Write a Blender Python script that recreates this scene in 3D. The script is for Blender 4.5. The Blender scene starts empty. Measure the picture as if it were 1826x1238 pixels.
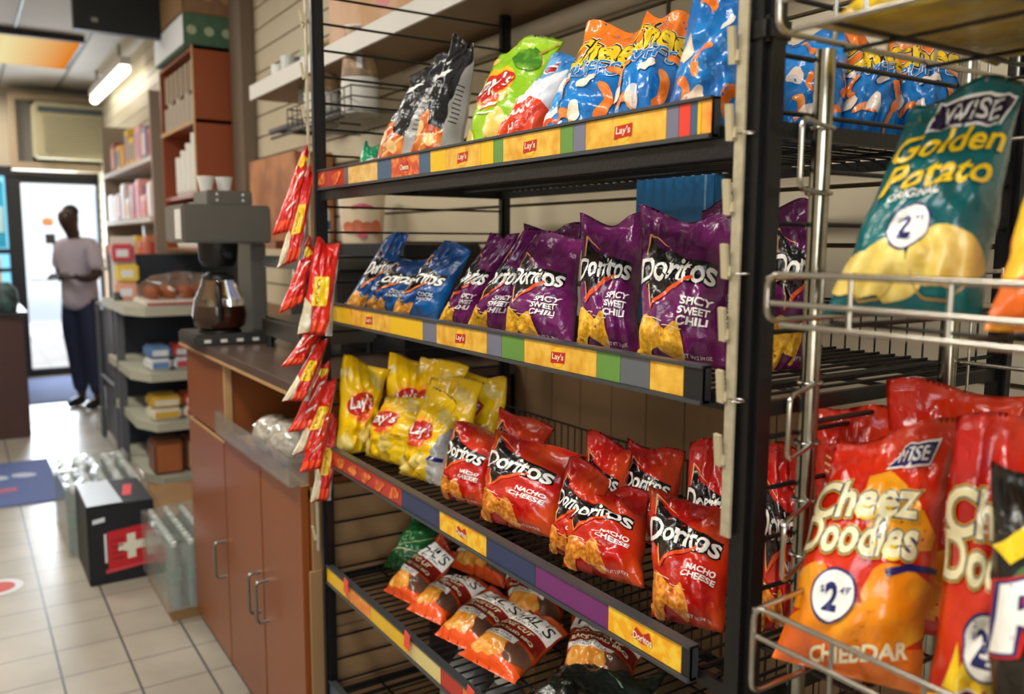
import bpy, bmesh, math, random
import numpy as np
from mathutils import Vector, Matrix, noise
from mathutils.geometry import tessellate_polygon

scene = bpy.context.scene
C = scene.collection
PI = math.pi

# ------------------------------------------------------------------ camera, sky, light, exposure
def lin(h):
    h = h.lstrip('#')
    o = []
    for i in (0, 2, 4):
        c = int(h[i:i+2], 16) / 255
        o.append(c / 12.92 if c <= .04045 else ((c + .055) / 1.055) ** 2.4)
    return (o[0], o[1], o[2], 1)

cam_d = bpy.data.cameras.new('camera')
cam = bpy.data.objects.new('camera', cam_d)
C.objects.link(cam)
YAW, PITCH, ROLL = 0.57510531, 0.12330773, 0.00426955
fwd = Vector((math.sin(YAW)*math.cos(PITCH), math.cos(YAW)*math.cos(PITCH), -math.sin(PITCH)))
r0 = Vector((math.cos(YAW), -math.sin(YAW), 0))
u0 = r0.cross(fwd)
rr = r0*math.cos(ROLL) + u0*math.sin(ROLL)
uu = -r0*math.sin(ROLL) + u0*math.cos(ROLL)
M = Matrix((rr, uu, -fwd)).transposed().to_4x4()
M.translation = Vector((0, 0, 1.38))
cam.matrix_world = M
cam_d.sensor_width = 36
cam_d.lens = 1514.5 / 1826 * 36
cam_d.shift_x = 4 / 1826
cam_d.clip_start = .02
cam_d.dof.use_dof = True
cam_d.dof.focus_distance = 1.25
cam_d.dof.aperture_fstop = 3.7
scene.camera = cam

scene.view_settings.view_transform = 'Standard'
scene.view_settings.look = 'None'
scene.view_settings.gamma = 1
scene.view_settings.exposure = 0.1
scene.view_settings.use_curve_mapping = False

w = bpy.data.worlds.new('sky')
scene.world = w
w.use_nodes = True
wn = w.node_tree
bg = wn.nodes['Background']
sky = wn.nodes.new('ShaderNodeTexSky')
sky.sky_type = 'NISHITA'
sky.sun_elevation = math.radians(50)
sky.sun_rotation = math.radians(200)
sky.sun_disc = False
sky.air_density = 1.2
wn.links.new(sky.outputs[0], bg.inputs[0])
bg.inputs[1].default_value = .45

def area(name, loc, rot, sx, sy, power, col=(1, 1, 1), spread=180):
    l = bpy.data.lights.new(name, 'AREA')
    l.shape = 'RECTANGLE'; l.size = sx; l.size_y = sy
    l.energy = power; l.color = col; l.spread = math.radians(spread)
    o = bpy.data.objects.new(name, l); C.objects.link(o)
    o.location = loc; o.rotation_euler = rot
    return o
sun_d = bpy.data.lights.new('sun', 'SUN'); sun_d.energy = 5; sun_d.angle = .01; sun_d.color = (1, .95, .88)
sun = bpy.data.objects.new('sun', sun_d); C.objects.link(sun)
sun.rotation_euler = (math.radians(40), 0, math.radians(200))
# tubes of the ceiling fixtures (their housings are built below), aisle side and near end
FIX = [(-.30, .75, 1.25, 36), (-.45, 3.1, 1.25, 30), (-.35, 5.4, 1.25, 32), (.0, 8.9, 1.25, 22)]
for x, y, ln, p in FIX:
    area('ceiling_tube_light', (x, y, 2.765), (0, 0, 0), .26, ln, p, (1, .95, .86))
# added soft frontal fill, set at a made-up window behind the camera
area('added_front_fill', (-.75, -1.42, 1.65), (math.radians(80), 0, math.radians(-12)), 1.7, 1.5, 22, (.93, .97, 1))
# daylight spilling in at the door
area('door_daylight', (.76, 9.72, 1.2), (math.radians(-90), 0, 0), .6, 1.6, 60, (.82, .91, 1))

# ------------------------------------------------------------------ helpers
MATS = {}
def mat(name, col='#888888', rough=.5, metal=0., spec=.5, coat=0., trans=0., emis=None, es=1., alpha=1., ior=1.45,
        noise_amt=0., noise_scale=20., bump=0., bump_scale=60., col2=None, c2_scale=8., c2_lo=.4, c2_hi=.6, distort=0.):
    if name in MATS: return MATS[name]
    m = bpy.data.materials.new(name); m.use_nodes = True
    nt = m.node_tree; b = nt.nodes['Principled BSDF']
    c = lin(col)
    b.inputs['Base Color'].default_value = c
    b.inputs['Roughness'].default_value = rough
    b.inputs['Metallic'].default_value = metal
    b.inputs['Specular IOR Level'].default_value = spec
    b.inputs['Coat Weight'].default_value = coat
    b.inputs['Coat Roughness'].default_value = .12
    b.inputs['Transmission Weight'].default_value = trans
    b.inputs['IOR'].default_value = ior
    b.inputs['Alpha'].default_value = alpha
    if emis:
        b.inputs['Emission Color'].default_value = lin(emis)
        b.inputs['Emission Strength'].default_value = es
    tc = nt.nodes.new('ShaderNodeTexCoord')
    if col2 or noise_amt:
        n = nt.nodes.new('ShaderNodeTexNoise'); n.inputs['Scale'].default_value = c2_scale if col2 else noise_scale
        n.inputs['Detail'].default_value = 5; n.inputs['Distortion'].default_value = distort
        nt.links.new(tc.outputs['Object'], n.inputs['Vector'])
        r = nt.nodes.new('ShaderNodeValToRGB')
        r.color_ramp.elements[0].position = c2_lo if col2 else .2
        r.color_ramp.elements[1].position = c2_hi if col2 else .8
        if col2:
            r.color_ramp.elements[0].color = c; r.color_ramp.elements[1].color = lin(col2)
        else:
            r.color_ramp.elements[0].color = tuple(v*(1-noise_amt) for v in c[:3]) + (1,)
            r.color_ramp.elements[1].color = tuple(min(1, v*(1+noise_amt)) for v in c[:3]) + (1,)
        nt.links.new(n.outputs['Fac'], r.inputs[0]); nt.links.new(r.outputs[0], b.inputs['Base Color'])
    if bump:
        n = nt.nodes.new('ShaderNodeTexNoise'); n.inputs['Scale'].default_value = bump_scale; n.inputs['Detail'].default_value = 3
        nt.links.new(tc.outputs['Object'], n.inputs['Vector'])
        bp = nt.nodes.new('ShaderNodeBump'); bp.inputs['Strength'].default_value = bump; bp.inputs['Distance'].default_value = .01
        nt.links.new(n.outputs['Fac'], bp.inputs['Height']); nt.links.new(bp.outputs[0], b.inputs['Normal'])
    MATS[name] = m
    return m

def foil(name, col, col2=None, rough=.24, lo=.45, hi=.75, scale=9., bump=.5):
    """printed glossy film: colour, soft second ink, crinkle bump, crimped seal lines"""
    if name in MATS: return MATS[name]
    m = bpy.data.materials.new(name); m.use_nodes = True
    nt = m.node_tree; b = nt.nodes['Principled BSDF']; L = nt.links.new
    b.inputs['Roughness'].default_value = rough
    b.inputs['Specular IOR Level'].default_value = .5
    b.inputs['Coat Weight'].default_value = .25
    b.inputs['Coat Roughness'].default_value = .12
    b.inputs['Base Color'].default_value = lin(col)
    tc = nt.nodes.new('ShaderNodeTexCoord')
    if col2:
        n = nt.nodes.new('ShaderNodeTexNoise'); n.inputs['Scale'].default_value = scale; n.inputs['Detail'].default_value = 1
        L(tc.outputs['Object'], n.inputs['Vector'])
        r = nt.nodes.new('ShaderNodeValToRGB')
        r.color_ramp.elements[0].position = lo; r.color_ramp.elements[1].position = hi
        r.color_ramp.elements[0].color = lin(col); r.color_ramp.elements[1].color = lin(col2)
        L(n.outputs['Fac'], r.inputs[0]); L(r.outputs[0], b.inputs['Base Color'])
    v = nt.nodes.new('ShaderNodeTexNoise'); v.inputs['Scale'].default_value = 30; v.inputs['Detail'].default_value = 4
    v.inputs['Distortion'].default_value = 1.2
    L(tc.outputs['Object'], v.inputs['Vector'])
    v2 = nt.nodes.new('ShaderNodeTexVoronoi'); v2.inputs['Scale'].default_value = 26; v2.feature = 'SMOOTH_F1'
    L(tc.outputs['Object'], v2.inputs['Vector'])
    ad = nt.nodes.new('ShaderNodeMath'); ad.operation = 'ADD'
    L(v.outputs['Fac'], ad.inputs[0]); L(v2.outputs['Distance'], ad.inputs[1])
    uv = nt.nodes.new('ShaderNodeSeparateXYZ'); L(tc.outputs['UV'], uv.inputs[0])
    g = nt.nodes.new('ShaderNodeMath'); g.operation = 'GREATER_THAN'; g.inputs[1].default_value = .95; L(uv.outputs['Y'], g.inputs[0])
    s = nt.nodes.new('ShaderNodeMath'); s.operation = 'MULTIPLY'; s.inputs[1].default_value = 900; L(uv.outputs['Y'], s.inputs[0])
    sn = nt.nodes.new('ShaderNodeMath'); sn.operation = 'SINE'; L(s.outputs[0], sn.inputs[0])
    ml = nt.nodes.new('ShaderNodeMath'); ml.operation = 'MULTIPLY'; L(sn.outputs[0], ml.inputs[0]); L(g.outputs[0], ml.inputs[1])
    m2 = nt.nodes.new('ShaderNodeMath'); m2.operation = 'MULTIPLY_ADD'; m2.inputs[1].default_value = .1
    L(ml.outputs[0], m2.inputs[0]); L(ad.outputs[0], m2.inputs[2])
    bp = nt.nodes.new('ShaderNodeBump'); bp.inputs['Strength'].default_value = bump; bp.inputs['Distance'].default_value = .006
    L(m2.outputs[0], bp.inputs['Height']); L(bp.outputs[0], b.inputs['Normal'])
    L(bp.outputs[0], b.inputs['Coat Normal'])
    MATS[name] = m
    return m

def tagit(o, label=None, cat=None, group=None, kind=None):
    if label: o['label'] = label
    if cat: o['category'] = cat
    if group: o['group'] = group
    if kind: o['kind'] = kind
    return o

def empty(name, loc, label, cat, group=None, rz=0):
    o = bpy.data.objects.new(name, None); C.objects.link(o)
    o.location = loc; o.rotation_euler = (0, 0, rz); o.empty_display_size = .05
    return tagit(o, label, cat, group)

class MB:
    """collects shapes; build() links them as one mesh object.  World coordinates; origin goes to org."""
    def __init__(s): s.v = []; s.f = []; s.mi = []; s.sm = []
    def add(s, vs, fs, mi=0, smooth=False):
        n = len(s.v); s.v += [tuple(v) for v in vs]
        for f in fs: s.f.append(tuple(i+n for i in f)); s.mi.append(mi); s.sm.append(smooth)
        return s
    def box(s, a, b, mi=0, bev=0.):
        x0, x1 = sorted((a[0], b[0])); y0, y1 = sorted((a[1], b[1])); z0, z1 = sorted((a[2], b[2]))
        if bev:
            e = min(bev, (x1-x0)*.49, (y1-y0)*.49, (z1-z0)*.49)
            bm = bmesh.new(); bmesh.ops.create_cube(bm, size=1)
            for v in bm.verts: v.co = Vector(((x0+x1)/2+v.co.x*(x1-x0), (y0+y1)/2+v.co.y*(y1-y0), (z0+z1)/2+v.co.z*(z1-z0)))
            bmesh.ops.bevel(bm, geom=bm.edges[:], offset=e, segments=2, affect='EDGES')
            bm.verts.index_update()
            s.add([v.co[:] for v in bm.verts], [[v.index for v in f.verts] for f in bm.faces], mi); bm.free()
            return s
        vs = [(x, y, z) for z in (z0, z1) for y in (y0, y1) for x in (x0, x1)]
        s.add(vs, [(0, 2, 3, 1), (4, 5, 7, 6), (0, 1, 5, 4), (2, 6, 7, 3), (0, 4, 6, 2), (1, 3, 7, 5)], mi)
        return s
    def obox(s, c, size, rz=0, rx=0, ry=0, mi=0):
        R = Matrix.Rotation(rz, 3, 'Z') @ Matrix.Rotation(rx, 3, 'X') @ Matrix.Rotation(ry, 3, 'Y')
        vs = [Vector(c) + R @ Vector((x*size[0]/2, y*size[1]/2, z*size[2]/2)) for z in (-1, 1) for y in (-1, 1) for x in (-1, 1)]
        s.add(vs, [(0, 2, 3, 1), (4, 5, 7, 6), (0, 1, 5, 4), (2, 6, 7, 3), (0, 4, 6, 2), (1, 3, 7, 5)], mi)
        return s
    def tube(s, pts, r, n=8, mi=0, caps=True):
        pts = [Vector(p) for p in pts]; N = len(pts); base = len(s.v)
        rs = r if isinstance(r, (list, tuple)) else [r]*N
        prev = None; vs = []
        for i, p in enumerate(pts):
            d = (pts[min(i+1, N-1)] - pts[max(i-1, 0)]).normalized()
            if prev is None:
                a = Vector((0, 0, 1)) if abs(d.z) < .9 else Vector((1, 0, 0))
                x = d.cross(a).normalized()
            else:
                x = (prev - d*prev.dot(d)).normalized()
            prev = x; y = d.cross(x)
            for k in range(n):
                t = 2*PI*k/n
                vs.append(p + (x*math.cos(t)+y*math.sin(t))*rs[i])
        fs = [(i*n+k, i*n+(k+1) % n, (i+1)*n+(k+1) % n, (i+1)*n+k) for i in range(N-1) for k in range(n)]
        s.add(vs, fs, mi, True)
        if caps: s.add(vs[:n], [tuple(range(n))[::-1]], mi); s.add(vs[-n:], [tuple(range(n))], mi)
        return s
    def lathe(s, c, prof, n=24, mi=0, smooth=True, cap=True):
        vs = []; N = len(prof)
        for r, z in prof:
            for k in range(n):
                t = 2*PI*k/n; vs.append((c[0]+r*math.cos(t), c[1]+r*math.sin(t), c[2]+z))
        fs = [(i*n+k, i*n+(k+1) % n, (i+1)*n+(k+1) % n, (i+1)*n+k) for i in range(N-1) for k in range(n)]
        s.add(vs, fs, mi, smooth)
        if cap:
            s.add(vs[:n], [tuple(range(n))[::-1]], mi); s.add(vs[-n:], [tuple(range(n))], mi)
        return s
    def build(s, name, mats, parent=None, org=None, **kw):
        me = bpy.data.meshes.new(name)
        if org is None:
            if parent is not None: org = parent.matrix_world_loc if hasattr(parent, 'matrix_world_loc') else parent.location
            else:
                a = np.array(s.v); lo = a.min(0); hi = a.max(0); org = ((lo[0]+hi[0])/2, (lo[1]+hi[1])/2, lo[2])
        if parent is not None:
            org = wloc(parent)
        ox, oy, oz = org
        me.from_pydata([(x-ox, y-oy, z-oz) for x, y, z in s.v], [], s.f)
        if not isinstance(mats, (list, tuple)): mats = [mats]
        for m in mats: me.materials.append(m)
        me.polygons.foreach_set('material_index', s.mi)
        me.polygons.foreach_set('use_smooth', s.sm)
        me.update()
        o = bpy.data.objects.new(name, me); C.objects.link(o)
        if parent is not None: o.parent = parent
        else: o.location = org
        tagit(o, **kw)
        return o

def wloc(o):
    l = Vector(o.location); p = o.parent
    while p is not None: l = l + Vector(p.location); p = p.parent
    return l

def boxobj(name, a, b, m, parent=None, bev=0., **kw):
    return MB().box(a, b, 0, bev).build(name, m, parent, **kw)
def struct(name, mb, m): return mb.build(name, m, kind='structure')

def copy_tree(root, loc, label=None, group=None, rz=None):
    r = root.copy(); C.objects.link(r); r.location = loc
    if rz is not None: r.rotation_euler = (0, 0, rz)
    if label: r['label'] = label
    if group: r['group'] = group
    for ch in list(root.children):
        c = ch.copy(); C.objects.link(c); c.parent = r
        for g in list(ch.children):
            d = g.copy(); C.objects.link(d); d.parent = c
    return r

# ------------------------------------------------------------------ flat print shapes (x across 0..1, y up, in widths)
def tess(pts):
    pts = [Vector((p[0], p[1], 0)) for p in pts]
    return [(p[0], p[1]) for p in pts], [tuple(t) for t in tessellate_polygon([pts])]
def merge(*parts):
    V = []; F = []
    for v, f in parts:
        n = len(V); V += list(v); F += [tuple(i+n for i in t) for t in f]
    return V, F
def poly(*pts): return tess(pts)
def rot2(g, a, c=(0, 0)):
    ca, sa = math.cos(a), math.sin(a)
    return [(c[0]+(x-c[0])*ca-(y-c[1])*sa, c[1]+(x-c[0])*sa+(y-c[1])*ca) for x, y in g[0]], g[1]
def ell(cx, cy, rx, ry, a=0, n=28, wob=0., seed=0):
    rnd = random.Random(seed); ph = rnd.random()*6
    p = [(cx+rx*(1+wob*math.sin(3*t+ph)+wob*.6*math.sin(5*t+2*ph))*math.cos(t), cy+ry*(1+wob*math.sin(3*t+ph))*math.sin(t)) for t in [2*PI*k/n for k in range(n)]]
    return rot2(tess(p), a, (cx, cy))
def stroke(p, wd):
    out = []
    for i in range(len(p)-1):
        a = Vector((*p[i], 0)); b = Vector((*p[i+1], 0)); d = (b-a).normalized(); n = Vector((-d.y, d.x, 0))
        w0 = wd[i] if isinstance(wd, (list, tuple)) else wd; w1 = wd[i+1] if isinstance(wd, (list, tuple)) else wd
        out.append(([(a+n*w0/2)[:2], (b+n*w1/2)[:2], (b-n*w1/2)[:2], (a-n*w0/2)[:2]], [(0, 1, 2), (0, 2, 3)]))
    return merge(*out)
def arcs(cx, cy, r, th, a0, a1, n=14):
    vs = []; fs = []
    for k in range(n+1):
        t = a0+(a1-a0)*k/n; hw = th/2*min(1, .35+2.2*math.sin(PI*k/n)) 
        vs += [(cx+(r+hw)*math.cos(t), cy+(r+hw)*math.sin(t)), (cx+(r-hw)*math.cos(t), cy+(r-hw)*math.sin(t))]
    for k in range(n): fs += [(2*k, 2*k+1, 2*k+3), (2*k, 2*k+3, 2*k+2)]
    return vs, fs
def chip3(cx, cy, s, a, skew=1.):
    pts = []
    for k in range(3):
        t = PI/2+2*PI*k/3
        for d in (-.22, 0, .22):
            q = t+d; rr_ = s*(1.0 if d == 0 else .93); pts.append((cx+rr_*math.cos(q)*skew, cy+rr_*math.sin(q)))
    return rot2(tess(pts), a, (cx, cy))
_tx = {}
def text(s, x, y, w=None, h=None, bold=0., shear=0., a=0., arch=0., space=1.):
    """lettering: centred at x, y; w = overall width, h = cap height (one may be None)"""
    key = (s, round(bold, 4), shear, space)
    if key not in _tx:
        cu = bpy.data.curves.new('t', 'FONT'); cu.body = s; cu.offset = bold; cu.shear = shear; cu.space_character = space
        cu.resolution_u = 3; cu.fill_mode = 'FRONT'
        o = bpy.data.objects.new('t', cu); C.objects.link(o)
        bpy.context.view_layer.update()
        me = bpy.data.meshes.new_from_object(o.evaluated_get(bpy.context.evaluated_depsgraph_get()))
        bm = bmesh.new(); bm.from_mesh(me); bmesh.ops.triangulate(bm, faces=bm.faces[:]); bm.verts.index_update()
        V = [(v.co.x, v.co.y) for v in bm.verts]; F = [tuple(v.index for v in f.verts) for f in bm.faces]
        bm.free(); bpy.data.objects.remove(o); bpy.data.curves.remove(cu); bpy.data.meshes.remove(me)
        _tx[key] = (V, F)
    V, F = _tx[key]
    # measure on the un-emboldened glyphs so that outline layers stay registered
    k0 = (s, 0., shear, space)
    if k0 not in _tx: text(s, 0, 0, 1, None, 0., shear, 0, 0, space)
    a0 = np.array(_tx[k0][0]); lo = a0.min(0); hi = a0.max(0)
    sx = (w/(hi[0]-lo[0])) if w else None; sy = (h/(hi[1]-lo[1])) if h else None
    sx = sx or sy; sy = sy or sx
    P = np.array(V); P = (P-(lo+hi)/2)*(sx, sy)
    if arch: P[:, 1] += arch*(1-(P[:, 0]/(w/2 if w else .3))**2)
    return rot2(([(p[0]+x, p[1]+y) for p in P], F), a, (x, y))
def outlined(s, x, y, w, h, bold, outs, **k):
    """returns list of geometries: outermost outline first, then the letters"""
    return [text(s, x, y, w, h, bold+o, **k) for o in outs] + [text(s, x, y, w, h, bold, **k)]
# ------------------------------------------------------------------ bags
NU, NV = 24, 34
AR = 1.42          # nominal height of the printed face in widths
def bake(geo):
    """(x, y in widths) -> clipped to the bag grid, as u, v"""
    V, F = geo
    bm = bmesh.new()
    vs = [bm.verts.new((x, y/AR, 0)) for x, y in V]
    for f in F:
        a_, b_, c_ = (V[i] for i in f[:3])
        if (b_[0]-a_[0])*(c_[1]-a_[1])-(b_[1]-a_[1])*(c_[0]-a_[0]) < 0: f = f[::-1]
        try: bm.faces.new([vs[i] for i in f])
        except ValueError: pass
    xs = [v[0] for v in V]; ys = [v[1]/AR for v in V]
    x0, x1, y0, y1 = min(xs), max(xs), min(ys), max(ys)
    for k in range(0, NU+1):
        if x0 < k/NU < x1 or k in (0, NU):
            bmesh.ops.bisect_plane(bm, geom=bm.verts[:]+bm.edges[:]+bm.faces[:], plane_co=(k/NU, 0, 0), plane_no=(1, 0, 0), clear_inner=(k == 0), clear_outer=(k == NU))
    for k in range(0, NV+1):
        if y0 < k/NV < y1 or k in (0, NV):
            bmesh.ops.bisect_plane(bm, geom=bm.verts[:]+bm.edges[:]+bm.faces[:], plane_co=(0, k/NV, 0), plane_no=(0, 1, 0), clear_inner=(k == 0), clear_outer=(k == NV))
    bm.verts.index_update()
    out = (np.array([v.co[:2] for v in bm.verts]).reshape(-1, 2), [tuple(v.index for v in f.verts) for f in bm.faces])
    bm.free()
    return out

def make_surface(corners, T, seed, crush=1., flop=.0):
    BL, BR, TR, TL = [np.array(c) for c in corners]
    rnd = np.random.RandomState(seed)
    u = np.linspace(0, 1, NU+1); v = np.linspace(0, 1, NV+1)
    U, V = np.meshgrid(u, v, indexing='ij')
    n = np.cross(BR-BL, (TL-BL)); n = n/np.linalg.norm(n)
    up = ((TL-BL)+(TR-BR))/2; H = np.linalg.norm(up); up = up/H
    # inflated film draws in at the sides
    g = np.clip((V-.02)/.90, 0, 1) ** .72
    g = np.clip(np.sin(PI*g), 0, 1) ** .62
    cx_ = .5+(U-.5)*(1-.07*g)
    # side edges wander a little
    edge = (.012*np.sin(V*9+seed)+.009*np.sin(V*23+seed*2.1))*g
    cx_ = cx_+edge*np.sign(U-.5)*np.abs(2*U-1)
    P = ((1-cx_)*(1-V))[..., None]*BL+(cx_*(1-V))[..., None]*BR+(cx_*V)[..., None]*TR+((1-cx_)*V)[..., None]*TL
    a = np.abs(2*U-1)
    e = np.clip(1-a**2.3, 0, 1) ** .62
    d = T/2*e*g
    # pleats radiating from the seals
    k1, k2 = rnd.uniform(3.2, 5.5, 2); p1, p2, p3 = rnd.uniform(0, 6, 3)
    pl = (np.cos(2*PI*k1*U+p1)+.6*np.cos(2*PI*k2*1.7*U+p2))
    d = d+T*.085*pl*e*(np.exp(-V/.13)*np.clip(V/.03, 0, 1)+1.25*np.exp(-(1-V)/.16)*np.clip((1-V)/.05, 0, 1))*crush
    # crumples: creased folds in random directions
    W = np.linalg.norm(BR-BL)
    for j in range(7):
        th = rnd.uniform(0, PI); f = rnd.uniform(1.2, 3.8); ph = rnd.uniform(0, 6)
        s = np.sin((U*math.cos(th)+V*AR*math.sin(th))*2*PI*f+ph+1.1*np.sin(3*U+4*V+ph))
        amp = rnd.uniform(.018, .05)*T*crush
        msk = np.exp(-(((U-rnd.uniform(0, 1))/.42)**2+((V-rnd.uniform(0, 1))/.32)**2))
        d = d+amp*(1-2*np.abs(s)**.7)*msk*e
    nn = np.vectorize(lambda x, y: noise.noise(Vector((x*6+seed*3.7, y*9, seed*1.3))))
    d = d+T*.10*crush*nn(U, V)*e*np.clip(V*8, 0, 1)*np.clip((1-V)*8, 0, 1)
    # wavy top seal and a backward flop of the strip above the fill
    top = np.clip((V-.84)/.16, 0, 1)
    sway = T*.16*np.sin(2*PI*(U*1.1)+seed)*top*crush
    fl = np.clip((V-.88)/.12, 0, 1)
    mid = P + (sway-flop*T*fl)[..., None]*n - (flop*.35*T*fl**2)[..., None]*up
    mid = mid + (.006*np.sin(5*U+seed)*top)[..., None]*up
    bd = T/2*e*g*.85 + T*.06*nn(U+5, V)*e
    F = mid+np.maximum(d, .0004*np.ones_like(d)*(e > 0))[..., None]*n
    K = mid-np.maximum(bd, 0)[..., None]*n
    # nothing sinks below the shelf
    zmin = min(BL[2], BR[2])
    F[..., 2] = np.maximum(F[..., 2], zmin); K[..., 2] = np.maximum(K[..., 2], zmin)
    return F, K, n

def grid_normals(F):
    du = np.gradient(F, axis=0); dv = np.gradient(F, axis=1)
    n = np.cross(du, dv); l = np.linalg.norm(n, axis=-1, keepdims=True); l[l == 0] = 1
    return n/l

def chip_bag(name, corners, T, seed, design, label, group, category='chip bag', crush=1., flop=.0, layers=None):
    F, K, n = make_surface(corners, T, seed, crush, flop)
    N = grid_normals(F)
    base = (np.array(corners[0])+np.array(corners[1]))/2
    dz = DESIGN[design]
    idx = lambda i, j: i*(NV+1)+j
    V = [tuple(p) for p in (F-base).reshape(-1, 3)]
    bidx = {}
    for i in range(NU+1):
        for j in range(NV+1):
            if i in (0, NU) or j in (0, NV): bidx[(i, j)] = idx(i, j)
            else: bidx[(i, j)] = len(V); V.append(tuple(K[i, j]-base))
    fs = []; uvs = []; mi = []
    for i in range(NU):
        for j in range(NV):
            q = [(i, j), (i+1, j), (i+1, j+1), (i, j+1)]
            fs.append([idx(*c) for c in q]); uvs += [(c[0]/NU, c[1]/NV) for c in q]; mi.append(0)
            q = q[::-1]
            fs.append([bidx[c] for c in q]); uvs += [(1-c[0]/NU, c[1]/NV) for c in q]; mi.append(1)
    me = bpy.data.meshes.new(name); me.from_pydata(V, [], fs)
    uvl = me.uv_layers.new(name='UVMap'); uvl.data.foreach_set('uv', [c for p in uvs for c in p])
    me.materials.append(dz['front']); me.materials.append(dz['back'])
    me.polygons.foreach_set('material_index', mi); me.polygons.foreach_set('use_smooth', [True]*len(fs)); me.update()
    o = bpy.data.objects.new(name, me); C.objects.link(o); o.location = base
    tagit(o, label, category, group)
    for k, (pn, m, geo) in enumerate(dz['layers']):
        uv, ff = geo
        if not len(uv): continue
        x = np.clip(uv[:, 0]*NU, 0, NU-1e-6); y = np.clip(uv[:, 1]*NV, 0, NV-1e-6)
        i = x.astype(int); j = y.astype(int); fx = (x-i)[:, None]; fy = (y-j)[:, None]
        def bl(G): return G[i, j]*(1-fx)*(1-fy)+G[i+1, j]*fx*(1-fy)+G[i+1, j+1]*fx*fy+G[i, j+1]*(1-fx)*fy
        p = bl(F)+bl(N)*(.0005+.00028*k)-base
        dm = bpy.data.meshes.new(pn); dm.from_pydata([tuple(q) for q in p], [], ff); dm.materials.append(m)
        nrm = bl(N)
        dm.polygons.foreach_set('use_smooth', [True]*len(ff))
        dm.update()
        if len(dm.vertices): dm.normals_split_custom_set_from_vertices([tuple(q) for q in nrm])
        d = bpy.data.objects.new(pn, dm); C.objects.link(d); d.parent = o
    return o

white = foil('ink_white', '#f4f1ea'); black = foil('ink_black', '#0c0a0d'); silver = foil('film_silver', '#9b9893', '#c8c4bc', rough=.3)
chipm = mat('print_tortilla', '#d8941f', .35, coat=.3, col2='#f3c23c', c2_scale=160, c2_lo=.42, c2_hi=.6)
chipo = mat('print_nacho', '#c9661b', .35, coat=.3, col2='#f2a63c', c2_scale=170, c2_lo=.4, c2_hi=.62)
chipb = mat('print_ranch', '#cf8228', .35, coat=.3, col2='#efb150', c2_scale=160, c2_lo=.4, c2_hi=.6)
chipl = mat('print_potato', '#d8b84c', .35, coat=.3, col2='#ecd37a', c2_scale=60, c2_lo=.35, c2_hi=.65)
chipd = mat('print_potato_edge', '#b88a35', .35, coat=.3)
orange = foil('ink_orange', '#f07a1c'); dorange = foil('ink_deep_orange', '#e4511c'); paleo = foil('ink_pale_orange', '#f4b26a')
yellow = foil('ink_yellow', '#f5cb22'); navy = foil('ink_navy', '#1b2360'); red = foil('ink_red', '#c31f1b'); cream = foil('ink_cream', '#ece2b4')
greyi = foil('ink_grey', '#8d9298'); maroon = foil('ink_maroon', '#7a1714'); skyb = foil('ink_sky', '#4fb0e0'); brownp = foil('ink_brown', '#5b3a2c', '#7c5642')
DESIGN = {}
def design(name, front, back, layers):
    DESIGN[name] = dict(front=front, back=back, layers=[(n, m, bake(g)) for n, m, g in layers])

def tortilla(name, front, back, flavor, ch, tint, small='#000'):
    tx = .46; ty = .80
    L = []
    L.append(('dark_emblem', black, merge(poly((.13, 1.15), (.30, 1.00), (.60, .90), (.90, .87), (.90, .69), (.56, .66), (.30, .57), (.20, .44), (.16, .62), (.05, .71), (.05, .90), (.14, .95)))))
    L.append(('emblem_outline', paleo, merge(stroke([(.13, .96), (.13, 1.18), (.40, 1.0)], [.015, .02, .006]), stroke([(.17, .66), (.19, .44)], [.01, .022]))))
    o = outlined('Doritos', tx, ty, .86, .23, .016, (.034,), shear=.18, a=-.03, space=.93)
    L.append(('lettering_outline', black, o[0])); L.append(('lettering', white, o[1]))
    L.append(('emblem_slash', dorange if tint else orange, merge(stroke([(.19, .44), (.30, .52), (.66, .73)], [.02, .045, .03]))))
    fl = flavor; yy = .50
    g = []
    for k, s in enumerate(fl):
        g.append(text(s, .72-.02*k-(.18-.036*len(s) if len(s) < 6 else 0)*-.4, yy-.085*k, min(.42, .062*len(s)+.01), .062, .03, .18))
    L.append(('flavor_lettering', white, merge(*g)))
    L.append(('printed_chips', ch, merge(chip3(.20, .22, .20, .5, 1.0), chip3(.45, .17, .17, -.35, 1.1), chip3(.14, .06, .12, 1.3))))
    L.append(('chip_highlight', cream, merge(stroke([(.10, .38), (.34, .33)], .008), stroke([(.34, .30), (.57, .27)], .006))))
    L.append(('weight_lettering', white, text('NET WT 2 3/4 OZ', .70, .07, .30, .022, .01)))
    design(name, front, back, L)

purple_f = foil('film_purple', '#611654', '#85286e', lo=.4, hi=.8); purple_b = foil('film_purple_back', '#3f1240')
red_f = foil('film_red', '#bf1610', '#e4571a', lo=.46, hi=.76, scale=10); red_b = foil('film_red_back', '#8c100f', '#a91b15')
blue_f = foil('film_blue', '#12407f', '#1c6fb8', lo=.42, hi=.7); blue_b = foil('film_blue_back', '#11294f')
tortilla('chili_purple', purple_f, purple_b, ('SPICY', 'SWEET', 'CHILI'), chipm, 1)
tortilla('nacho_red', red_f, red_b, ('NACHO', 'CHEESE'), chipo, 1)
tortilla('ranch_blue', blue_f, blue_b, ('COOL', 'RANCH'), chipb, 0)

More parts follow.
